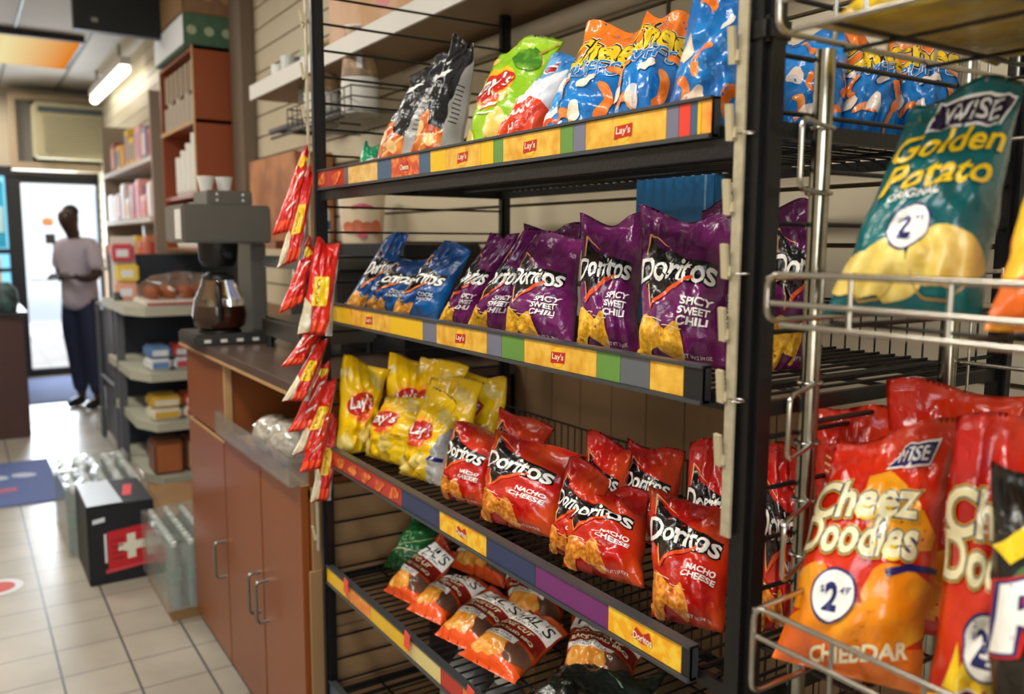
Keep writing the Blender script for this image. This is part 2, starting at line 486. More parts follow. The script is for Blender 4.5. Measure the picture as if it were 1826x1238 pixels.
def potato(name, front, back, sun=True, chips=True, extra=()):
    L = [('top_chips', chipl, merge(ell(.78, 1.14, .18, .10, -.6, wob=.05, seed=2), ell(.08, 1.2, .12, .06, .3, wob=.05)))] if sun else []
    L += [('sun_disc', foil('ink_sun', '#f6a41c', '#f7cf2e', scale=14), ell(.43, .76, .31, .27)),
          ('banner', red, merge(ell(.42, .78, .315, .17, .22), poly((.12, .66), (.30, .60), (.44, .63), (.5, .52), (.58, .66), (.4, .8)))),
          ('banner_shade', foil('ink_red_orange', '#e8552a'), ell(.46, .59, .17, .055, .2)),
          ('lettering_outline', maroon, text("Lay's", .42, .785, .50, .24, .035, .15, a=.16)),
          ('lettering', white, text("Lay's", .42, .785, .50, .24, .012, .15, a=.16))]
    if chips:
        L += [('printed_chips', chipl, merge(ell(.62, .34, .17, .15, .5, wob=.05), ell(.16, .20, .15, .13, -.4, wob=.06, seed=3))),
              ('chip_edges', chipd, merge(arcs(.62, .34, .15, .010, -2.4, -.6), arcs(.16, .20, .13, .010, -2.6, -.8)))]
    L += list(extra)
    design(name, front, back, L)
classic = foil('ink_olive_brown', '#8a6a1c')
potato('lays_yellow', foil('film_yellow', '#f4c400', '#fad818', lo=.5, hi=.8), foil('film_yellow_back', '#a49a77', '#c0a93a'),
       extra=[('flavor_lettering', classic, merge(text('Classic', .74, .55, .26, .06, .01), text('POTATO CHIPS', .76, .49, .22, .022, .01)))])
potato('lays_side', MATS['film_yellow'], MATS['film_yellow_back'],
       extra=[('side_print', silver, poly((.74, 0), (1, 0), (1, 1.05), (.93, 1.0), (.80, .55))), ('side_lettering', greyi, merge(*[stroke([(.84, .56+.035*k), (.97, .56+.035*k)], .012) for k in range(9)])), ('blue_label', navy, poly((.80, .40), (.97, .40), (.97, .47), (.80, .47)))])
potato('lime', foil('film_lime', '#8cbf22', '#b5d93b', lo=.4, hi=.7), silver,
       extra=[('flavor_lettering', white, merge(merge(stroke([(.30, .50), (.62, .55)], [.05, .02]), stroke([(.34, .44), (.58, .47)], .015)))), ('printed_lime', foil('ink_lime', '#3f7d22', '#8cbf3a', scale=40), ell(.72, 1.12, .22, .14, -.5)),
              ('printed_stem', chipd, stroke([(.80, 1.20), (.98, 1.34)], [.05, .03]))])
design('bbq_black', foil('film_black', '#191a1d', '#2b2c31', lo=.4, hi=.7), silver, [
    ('swash', white, merge(poly((.05, .98), (.38, 1.06), (.62, 1.06), (.36, .98), (.10, .90)), stroke([(.30, 1.12), (.46, 1.18)], .03))),
    ('emblem_arcs', greyi, merge(arcs(.38, .72, .26, .018, .5, 2.6), arcs(.38, .72, .20, .014, .5, 2.6))),
    ('lettering', greyi, merge(text('KETTLE', .38, .66, .40, .09, .02), text('COOKED', .38, .56, .36, .07, .02))),
    ('printed_chips', foil('ink_bbq_chip', '#c2501c', '#f0a04e', scale=30), merge(ell(.30, .38, .26, .20, .4, wob=.08), ell(.62, .26, .25, .19, -.3, wob=.08, seed=2), ell(.34, .12, .26, .12, 0, wob=.08, seed=5))),
    ('chip_highlight', foil('ink_chip_light', '#f6c98a'), merge(ell(.26, .42, .10, .07, .5), ell(.58, .30, .13, .06, -.3), stroke([(.15, .10), (.45, .24), (.80, .40)], .025))),
    ('side_print', silver, poly((.80, 0), (1, 0), (1, 1.25), (.90, 1.1), (.82, .7))),
    ('side_lettering', black, merge(*[stroke([(.86, .5+.05*k), (.96, .5+.05*k)], .012) for k in range(9)])),
    ('flavor_band', foil('ink_band_red', '#e0603a'), poly((.02, .04), (.55, .16), (.95, .10), (.95, .02), (.4, .03))),
    ('flavor_lettering', white, text('BBQ', .5, .08, .30, .07, .02, .2, a=.15))])
design('white_red', foil('film_white', '#d9dde4', '#eceef2'), silver, [
    ('blue_top', foil('ink_blue_top', '#2e7fc4', '#7fc1ea', scale=16), poly((0, 1.05), (.35, 1.0), (.7, 1.08), (1, 1.02), (1, 1.42), (0, 1.42))),
    ('round_badge', red, ell(.38, 1.20, .15, .11)),
    ('badge_ring', white, arcs(.38, 1.20, .12, .02, 0, 6.28, 24)),
    ('badge_lettering', white, merge(stroke([(.29, 1.17), (.47, 1.20)], .03), stroke([(.31, 1.23), (.44, 1.25)], .02))),
    ('red_wave', foil('ink_flame', '#e23f1e', '#f06a3c'), poly((0, 0), (1, 0), (1, .50), (.78, .62), (.5, .70), (.3, .66), (.12, .52), (0, .34))),
    ('printed_chip', paleo, ell(.14, .62, .12, .07, .7)),
    ('flavor_lettering', white, merge(text('FLAMIN', .42, .50, .42, .08, .03, .2, a=.45), text('HOT', .50, .36, .26, .09, .03, .2, a=.45)))])
design('blue_white', foil('film_light_blue', '#2b8fd6', '#d9ecf7', lo=.45, hi=.6, scale=30), silver, [
    ('stripe_band', white, merge(stroke([(.05, .25), (.5, .5), (.95, .6)], .06), stroke([(.2, .08), (.6, .3), (1, .36)], .04))),
    ('printed_puffs', dorange, merge(arcs(.3, .2, .12, .05, .5, 3), arcs(.7, .35, .10, .05, 3, 5.5)))])
pz = [('orange_top', orange, poly((0, .98), (.28, .90), (.6, 1.0), (1, .92), (1, 1.42), (0, 1.42)))]
ot = outlined('Cheetos', .80, 1.03, 1.55, .36, .032, (.060, .038), shear=.1, a=.06)
pz += [('lettering_border', white, ot[0]), ('lettering_outline', black, ot[1]), ('lettering', yellow, ot[2])]
op = outlined('PUFFS', .50, .76, .74, .17, .006, (.026,), shear=.2, a=.10)
pz += [('flavor_border', white, op[0]), ('flavor_lettering', foil('ink_blue', '#1a78c4'), op[1]),
       ('printed_puffs', foil('ink_puff', '#e8731f', '#f7a75c', scale=50), merge(arcs(.66, .42, .17, .095, -1.4, 1.2), arcs(.26, .56, .13, .075, 1.6, 4.2), arcs(.84, .66, .12, .08, 0, 2.3), arcs(.32, .16, .14, .08, .2, 2.6), arcs(.80, .12, .12, .07, 2, 4.6))),
       ('puff_highlights', foil('ink_puff_light', '#f3d9c0', '#cfd9e4', scale=40), merge(ell(.12, .36, .11, .07, .4, wob=.1), ell(.45, .30, .08, .10, .2, wob=.12), ell(.56, .60, .12, .05, .3, wob=.1), ell(.14, .74, .06, .04)))]
design('puff_plain', foil('film_bright_blue', '#0f63ad', '#1f8fe0', lo=.35, hi=.7), foil('film_blue_side', '#0d4b85', '#1668b0'), [
    ('printed_puffs', foil('ink_puff', '#e8731f', '#f7a75c', scale=50), merge(arcs(.28, .98, .20, .10, .1, 2.0), arcs(.52, .50, .15, .09, 1.2, 4.0), arcs(.80, .62, .16, .09, -1.2, 1.0), arcs(.85, .16, .12, .08, 1, 4), arcs(.18, .26, .12, .08, -1, 1.8))),
    ('puff_highlights', foil('ink_puff_light', '#f3d9c0', '#cfd9e4', scale=40), merge(ell(.40, .22, .13, .08, .2, wob=.12), ell(.20, .66, .10, .14, .3, wob=.1), ell(.70, .9, .10, .05, .9, wob=.1)))])
design('cheese_puff', foil('film_bright_blue', '#0f63ad', '#1f8fe0', lo=.35, hi=.7), foil('film_blue_side', '#0d4b85', '#1668b0'), pz)
design('green_small', foil('film_green', '#128a5e', '#2fae7d'), yellow, [
    ('lettering', white, merge(stroke([(.2, .72), (.8, .84)], .07), stroke([(.2, .54), (.8, .66)], .07), stroke([(.0, .4), (1, .4)], .02))), ('printed_chip', chipl, ell(.3, .2, .3, .2))])
design('green_bag', foil('film_deep_green', '#0d4a23', '#1f7a3b', lo=.4, hi=.7), foil('film_green_back', '#0b3a1c'), [
    ('swash', cream, merge(stroke([(.02, .35), (.35, .48), (.85, .50)], [.02, .03, .01]), stroke([(.3, .55), (.75, .75), (.98, .98)], [.008, .02, .006]))),
    ('emblem', foil('ink_light_green', '#8fc08a'), merge(arcs(.36, .82, .12, .02, 0, 5.5, 20), stroke([(.3, .8), (.42, .86)], .02)))])
design('hals', foil('film_rust', '#a8330f', '#d1561a', lo=.4, hi=.7), foil('film_rust_back', '#7c2109', '#b43f12'), [
    ('orange_base', foil('ink_bright_orange', '#f0571d'), poly((0, 0), (1, 0), (1, .16), (.6, .26), (.3, .20), (0, .30))),
    ('printed_potato', brownp, ell(.83, .34, .20, .15, .5)),
    ('printed_chips', foil('ink_bbq_potato', '#e8932e', '#f6c765', scale=50), merge(ell(.36, .36, .30, .15, .1, wob=.05), ell(.24, .22, .20, .12, -.2, wob=.05), ell(.50, .24, .20, .12, .3, wob=.05))),
    ('maroon_panel', maroon, poly((.04, .545), (.98, .545), (.98, .84), (.04, .84))),
    ('white_strip', white, poly((.06, .43), (.74, .43), (.74, .54), (.06, .54))),
    ('strip_lettering', black, merge(text('HOME STYLE', .40, .507, .48, .030, .01), text('POTATO CHIPS', .40, .462, .52, .030, .01))),
    ('flavor_lettering', cream, merge(text('RIDGE CUT', .46, .765, .70, .085, .02, .2), text('BACKYARD BBQ', .50, .625, .80, .065, .025))),
    ('logo_panel', white, poly((.02, .85), (.98, .85), (.98, 1.24), (.12, 1.24))),
    ('logo_lettering', black, merge(text("HAL'S", .53, 1.07, .80, .24, .004), text('NEW YORK', .58, .905, .60, .05, .004)))])
design('dark_green', foil('film_dark', '#0f1714', '#1b2a24'), foil('film_dark_back', '#0b0f0d'), [
    ('swash', foil('ink_sage', '#7d9a84'), merge(arcs(.25, .9, .22, .02, .4, 3.6, 20), arcs(.3, .86, .14, .015, .4, 3.6, 20), stroke([(.5, .96), (.85, .76)], .03)))])
teal_f = foil('film_teal', '#07585c', '#0e7c80', lo=.4, hi=.75)
design('golden_teal', teal_f, foil('film_teal_back', '#8f8a80', '#6f6c66'), [
    ('label_border', white, poly((.24, 1.10), (.88, 1.10), (.96, 1.32), (.28, 1.35))),
    ('label_panel', foil('ink_plum', '#241a3c'), poly((.265, 1.12), (.865, 1.12), (.935, 1.30), (.305, 1.328))),
    ('label_lettering', white, text('WISE', .60, 1.22, .50, .145, .014, .0, a=-.02)),
    ('lettering_outline', foil('ink_dark_teal', '#0a4a4c'), merge(text('Golden', .50, 1.00, .86, .17, .045, .25, a=.04), text('Potato', .48, .79, .80, .17, .045, .25, a=.04))),
    ('lettering', yellow, merge(text('Golden', .50, 1.00, .86, .17, .02, .25, a=.04), text('Potato', .48, .79, .80, .17, .02, .25, a=.04))),
    ('flavor_lettering', white, text('ORIGINAL', .36, .66, .36, .05, .02, .2, a=.06)),
    ('printed_chips', chipl, merge(ell(.26, .24, .20, .15, .4, wob=.05), ell(.70, .30, .26, .16, -.1, wob=.05, seed=3), ell(.45, .17, .16, .10, .2), ell(.10, .22, .14, .12))),
    ('chip_edges', chipd, merge(arcs(.70, .30, .22, .01, -2.8, -.5), arcs(.26, .24, .17, .01, -2.6, -.4))),
    ('price_ring', navy, ell(.40, .46, .148, .138)), ('price_badge', white, ell(.40, .46, .135, .125)),
    ('price_lettering', navy, merge(text('2', .385, .46, .085, .13, .035), text('49', .475, .50, .05, .035, .01), text('$', .325, .50, .022, .035, .01)))])
def doodle(name, front, back, flavor, extra, label=True):
    L = [('orange_swoosh', foil('ink_swoosh', '#f29a16', '#f7bb2e', scale=20), poly((.40, 1.12), (.55, 1.16), (.78, 1.02), (.97, .80), (.96, .72), (.80, .70), (.55, .72), (.4, .95)))]
    L += extra
    lb = [('label_border', white, poly((.50, 1.16), (.84, 1.18), (.88, 1.32), (.62, 1.30))), ('label_panel', navy, poly((.52, 1.175), (.825, 1.192), (.86, 1.305), (.63, 1.288))),
          ('label_lettering', white, text('WISE', .695, 1.24, .24, .07, .02, .2, a=.05))]
    if label: L += lb
    oc = outlined('Cheez', .40, .985, .80, .21, .026, (.045, .028), a=0.0, space=1.0)
    od = outlined('Doodles', .42, .775, .86, .21, .026, (.045, .028), a=-.02, space=1.0)
    L += [('lettering_border', yellow, merge(oc[0], od[0])), ('lettering_outline', navy, merge(oc[1], od[1])), ('lettering', cream, merge(oc[2], od[2]))]
    L += [('price_ring', navy, ell(.36, .43, .165, .155)), ('price_badge', white, ell(.36, .43, .150, .140)),
          ('price_lettering', navy, merge(text('2', .345, .425, .10, .15, .04), text('49', .445, .465, .06, .04, .01), text('$', .27, .465, .025, .04, .01))),
          ('flavor_lettering', cream, text(flavor, .58, .155, .62, .085, .035, .1, a=.17))]
    design(name, front, back, L)
puffm = foil('ink_cheese_curl', '#ee8a12', '#f8b531', scale=22)
doodle('doodle_red', foil('film_doodle_red', '#c82009', '#e8430f', lo=.4, hi=.75), foil('film_doodle_back', '#b8200f', '#e0641a'), 'CHEDDAR', [
    ('printed_curls', puffm, merge(ell(.12, .46, .20, .13, .4, wob=.06), ell(.80, .46, .26, .16, -.2, wob=.06, seed=3), ell(.40, .27, .38, .13, .1, wob=.05, seed=6), ell(.75, .26, .28, .10, .3, wob=.05, seed=7))),
    ('orange_base', foil('ink_base_orange', '#e5671a', '#ee7f22'), poly((0, 0), (1, 0), (1, .22), (.6, .17), (.3, .20), (0, .26))),
    ('navy_stripe', navy, poly((.68, .60), (.82, .64), (1, .63), (1, .60), (.82, .60), (.70, .56)))])
doodle('doodle_hot', foil('film_hot_red', '#b5140f', '#e6451a', lo=.4, hi=.7), foil('film_hot_back', '#a81b0f'), 'HOT', [
    ('printed_flames', yellow, merge(poly((.10, .20), (.16, .42), (.2, .3), (.28, .55), (.3, .3), (.40, .5), (.44, .25), (.6, .45), (.62, .2)), stroke([(.0, .1), (.3, .2), (.7, .05)], .06))),
    ('dip_cup_rim', white, ell(.34, .13, .20, .09, -.1)), ('dip_sauce', maroon, ell(.34, .145, .165, .065, -.1))], label=False)
design('doodle_plain', MATS['film_doodle_red'], MATS['film_doodle_back'], [('small_print', paleo, merge(stroke([(.14, 1.04), (.30, 1.0)], .018), stroke([(.13, .99), (.31, .95)], .018), stroke([(.14, .94), (.32, .90)], .018))), ('orange_swoosh', puffm, ell(.5, .3, .4, .2, .2))])
oh = outlined('Rap', .50, .80, 1.0, .34, .03, (.06, .035), shear=.2, a=.2)
design('hot_black', foil('film_flame_black', '#16130f', '#2a2118'), black, [
    ('flames', yellow, merge(poly((.0, .1), (.06, .44), (.12, .3), (.2, .5), (.24, .26), (.4, .42), (.45, .1)), poly((.0, 1.05), (.4, 1.25), (.9, 1.3), (.5, 1.16), (.1, .98)))),
    ('orange_base', foil('ink_chip_red', '#e0601f', '#ee9a30', scale=30), poly((0, 0), (1, 0), (1, .22), (.3, .25), (0, .16))),
    ('green_leaf', foil('ink_leaf', '#4d6b3a'), ell(.25, .95, .2, .05, .4)), ('sun_spot', yellow, ell(.6, 1.1, .2, .12)),
    ('lettering_border', red, oh[0]), ('lettering_outline', navy, oh[1]), ('lettering', white, oh[2])])
design('yellow_orange', foil('film_yellow_bag', '#f0c419', '#f29a1f', lo=.5, hi=.65, scale=20), orange, [
    ('orange_base', foil('ink_amber', '#e0641c', '#f0a81c', scale=30), poly((0, 0), (1, 0), (1, .45), (.5, .55), (0, .42))),
    ('printed_rings', paleo, merge(arcs(.5, .72, .2, .08, 0, 6.2, 24), arcs(.4, .3, .2, .08, 0, 6.2, 24)))])
design('yellow_bag', foil('film_butter', '#d9b210', '#edd034', lo=.4, hi=.7), foil('film_butter_back', '#c9a512', '#8a7a20'), [
    ('pale_panel', foil('ink_pale', '#b9b5a8', '#d8d3c2'), ell(.5, .5, .28, .2)), ('lettering', greyi, merge(stroke([(.4, .52), (.6, .55)], .02), stroke([(.42, .47), (.58, .48)], .012)))])
BAGS=[
('T2','bbq_black',0.09,[[0.827,1.81,1.51],[0.883,1.81,1.51],[0.947,1.783,1.774],[0.915,1.825,1.77]]),
('T1','green_small',0.05,[[0.758,1.81,1.51],[0.807,1.81,1.51],[0.825,1.825,1.599],[0.787,1.825,1.599]]),
('T3','bbq_black',0.085,[[0.767,1.733,1.51],[0.792,1.583,1.51],[0.882,1.57,1.765],[0.857,1.651,1.754]]),
('T4','bbq_black',0.1,[[0.767,1.573,1.51],[0.822,1.458,1.51],[0.912,1.535,1.776],[0.857,1.525,1.78]]),
('T5','lime',0.1,[[0.772,1.347,1.51],[0.812,1.21,1.51],[0.902,1.233,1.732],[0.862,1.374,1.736]]),
('T6','white_red',0.09,[[0.757,1.252,1.51],[0.802,1.152,1.51],[0.902,1.137,1.703],[0.857,1.195,1.678]]),
('T7','blue_white',0.08,[[0.757,1.108,1.51],[0.802,1.017,1.51],[0.902,1.075,1.683],[0.857,1.126,1.683]]),
('T8','cheese_puff',0.11,[[0.782,1.102,1.51],[0.822,0.951,1.51],[0.912,1.015,1.705],[0.872,1.117,1.722]]),
('T9','cheese_puff',0.12,[[0.762,0.937,1.51],[0.812,0.84,1.51],[0.902,0.897,1.686],[0.852,0.959,1.715]]),
('T10','puff_plain',0.12,[[0.757,0.814,1.51],[0.812,0.713,1.51],[0.867,0.76,1.702],[0.812,0.82,1.708]]),
('T11','puff_plain',0.11,[[0.922,0.783,1.51],[0.992,0.726,1.51],[1.047,0.757,1.66],[0.977,0.828,1.669]]),
('T12','cheese_puff',0.11,[[0.992,0.743,1.51],[1.062,0.691,1.51],[1.117,0.727,1.654],[1.047,0.784,1.661]]),
('T13','cheese_puff',0.1,[[1.062,0.716,1.51],[1.122,0.633,1.51],[1.177,0.678,1.659],[1.117,0.754,1.671]]),
('B1','ranch_blue',0.08,[[0.713,1.81,1.22],[0.797,1.776,1.22],[0.852,1.723,1.405],[0.822,1.788,1.388]]),
('B2','ranch_blue',0.07,[[0.767,1.795,1.22],[0.812,1.663,1.22],[0.867,1.595,1.355],[0.822,1.719,1.353]]),
('B3','ranch_blue',0.075,[[0.757,1.63,1.22],[0.792,1.486,1.22],[0.847,1.443,1.364],[0.812,1.507,1.381]]),
('P1','chili_purple',0.07,[[0.757,1.427,1.22],[0.787,1.341,1.22],[0.842,1.271,1.391],[0.812,1.312,1.393]]),
('P2','chili_purple',0.08,[[0.757,1.314,1.22],[0.797,1.224,1.22],[0.852,1.183,1.4],[0.812,1.231,1.393]]),
('P2b','chili_purple',0.07,[[0.852,1.275,1.22],[0.892,1.169,1.22],[0.947,1.22,1.41],[0.907,1.345,1.407]]),
('P3','chili_purple',0.08,[[0.752,1.181,1.22],[0.797,1.043,1.22],[0.852,1.098,1.391],[0.807,1.196,1.387]]),
('P4','chili_purple',0.1,[[0.757,0.987,1.22],[0.812,0.909,1.22],[0.867,0.968,1.417],[0.812,1.049,1.414]]),
('P5b','chili_purple',0.09,[[0.822,0.811,1.22],[0.872,0.754,1.22],[0.927,0.812,1.427],[0.877,0.862,1.435]]),
('P5','chili_purple',0.11,[[0.747,0.845,1.22],[0.812,0.742,1.22],[0.867,0.79,1.416],[0.802,0.902,1.42]]),
('P7','chili_purple',0.1,[[0.852,0.721,1.22],[0.902,0.693,1.22],[0.957,0.713,1.428],[0.907,0.778,1.43]]),
('Y6','lays_yellow',0.07,[[0.922,1.679,0.891],[0.972,1.541,0.891],[1.027,1.586,1.078],[0.977,1.755,1.073]]),
('Y5','lays_yellow',0.07,[[0.902,1.805,0.891],[0.922,1.679,0.891],[0.977,1.691,1.091],[0.919,1.825,1.11]]),
('Y4','lays_yellow',0.07,[[0.814,1.81,0.891],[0.902,1.796,0.891],[0.957,1.82,1.09],[0.841,1.825,1.115]]),
('Y7','lays_yellow',0.07,[[0.852,1.683,0.891],[0.892,1.538,0.891],[0.947,1.576,1.074],[0.907,1.745,1.072]]),
('Y1','lays_yellow',0.08,[[0.698,1.81,0.891],[0.79,1.81,0.891],[0.84,1.825,1.084],[0.723,1.825,1.12]]),
('Y2','lays_yellow',0.08,[[0.757,1.779,0.891],[0.792,1.636,0.891],[0.847,1.622,1.049],[0.812,1.765,1.048]]),
('Y3','lays_side',0.08,[[0.757,1.601,0.891],[0.792,1.467,0.891],[0.847,1.485,1.042],[0.812,1.56,1.086]]),
('R0','nacho_red',0.08,[[0.882,1.441,0.891],[0.922,1.337,0.891],[0.977,1.349,1.009],[0.937,1.486,1.04]]),
('R1','nacho_red',0.08,[[0.757,1.407,0.891],[0.792,1.298,0.891],[0.847,1.323,1.026],[0.812,1.45,1.043]]),
('R2','nacho_red',0.09,[[0.752,1.259,0.891],[0.802,1.096,0.891],[0.882,1.124,1.033],[0.832,1.331,1.052]]),
('R5','nacho_red',0.08,[[0.852,1.085,0.891],[0.882,1.02,0.891],[0.937,1.063,1.035],[0.907,1.151,1.052]]),
('R8','nacho_red',0.08,[[0.902,1.044,0.891],[0.942,0.965,0.891],[0.997,1.0,1.03],[0.957,1.098,1.042]]),
('R3','nacho_red',0.07,[[0.762,1.059,0.891],[0.792,0.979,0.891],[0.847,1.01,1.012],[0.817,1.083,1.035]]),
('R4','nacho_red',0.1,[[0.742,0.996,0.891],[0.792,0.865,0.891],[0.872,0.946,0.994],[0.822,1.082,0.987]]),
('R7','nacho_red',0.08,[[0.852,0.856,0.891],[0.892,0.771,0.891],[0.947,0.812,1.086],[0.907,0.903,1.086]]),
('R6','nacho_red',0.1,[[0.737,0.793,0.891],[0.782,0.706,0.891],[0.862,0.75,1.034],[0.817,0.894,1.051]]),
('R9','nacho_red',0.1,[[0.822,0.695,0.891],[0.862,0.653,0.891],[0.917,0.699,1.114],[0.877,0.748,1.112]]),
('G1','green_bag',0.08,[[0.812,1.81,0.601],[0.862,1.716,0.601],[0.962,1.777,0.692],[0.904,1.825,0.707]]),
('H5','hals',0.09,[[0.862,1.157,0.601],[0.922,1.057,0.601],[1.052,1.123,0.63],[0.992,1.297,0.656]]),
('H6','hals',0.09,[[0.902,1.406,0.601],[0.942,1.283,0.601],[1.072,1.383,0.655],[1.032,1.61,0.639]]),
('H7','hals',0.08,[[0.952,1.737,0.601],[0.992,1.547,0.601],[1.082,1.602,0.652],[1.042,1.811,0.633]]),
('H1','hals',0.08,[[0.757,1.685,0.601],[0.782,1.565,0.601],[0.922,1.628,0.669],[0.897,1.673,0.707]]),
('H2','hals',0.08,[[0.757,1.571,0.601],[0.782,1.461,0.601],[0.952,1.531,0.623],[0.927,1.664,0.613]]),
('H3','hals',0.08,[[0.752,1.434,0.601],[0.782,1.305,0.601],[0.952,1.367,0.63],[0.922,1.501,0.637]]),
('H4','hals',0.08,[[0.752,1.338,0.601],[0.782,1.185,0.601],[0.952,1.252,0.628],[0.922,1.338,0.655]]),
('G2','dark_green',0.1,[[0.752,1.118,0.601],[0.802,0.956,0.601],[0.972,1.001,0.637],[0.922,1.22,0.595]]),
('W1','golden_teal',0.09,[[0.66,0.495,1.315],[0.725,0.382,1.315],[0.815,0.408,1.527],[0.75,0.473,1.515]]),
('W2','yellow_orange',0.09,[[0.645,0.34,1.315],[0.715,0.279,1.315],[0.77,0.306,1.461],[0.7,0.344,1.425]]),
('C2','doodle_plain',0.08,[[0.785,0.58,0.965],[0.825,0.51,0.965],[0.885,0.542,1.189],[0.845,0.638,1.196]]),
('C3','doodle_plain',0.08,[[0.825,0.51,0.965],[0.885,0.423,0.965],[0.94,0.446,1.224],[0.88,0.569,1.223]]),
('C1','doodle_red',0.11,[[0.665,0.537,0.965],[0.725,0.414,0.965],[0.815,0.446,1.207],[0.755,0.54,1.179]]),
('C4','doodle_hot',0.1,[[0.685,0.388,0.965],[0.735,0.297,0.965],[0.79,0.315,1.23],[0.74,0.408,1.227]]),
('C5','hot_black',0.09,[[0.625,0.303,0.965],[0.685,0.237,0.965],[0.74,0.274,1.204],[0.68,0.345,1.209]]),
('U1','yellow_bag',0.09,[[0.665,0.54,1.603],[0.725,0.456,1.603],[0.78,0.469,1.73],[0.72,0.555,1.736]]),
('U2','yellow_bag',0.09,[[0.685,0.43,1.603],[0.745,0.346,1.603],[0.8,0.383,1.704],[0.74,0.47,1.712]]),
]
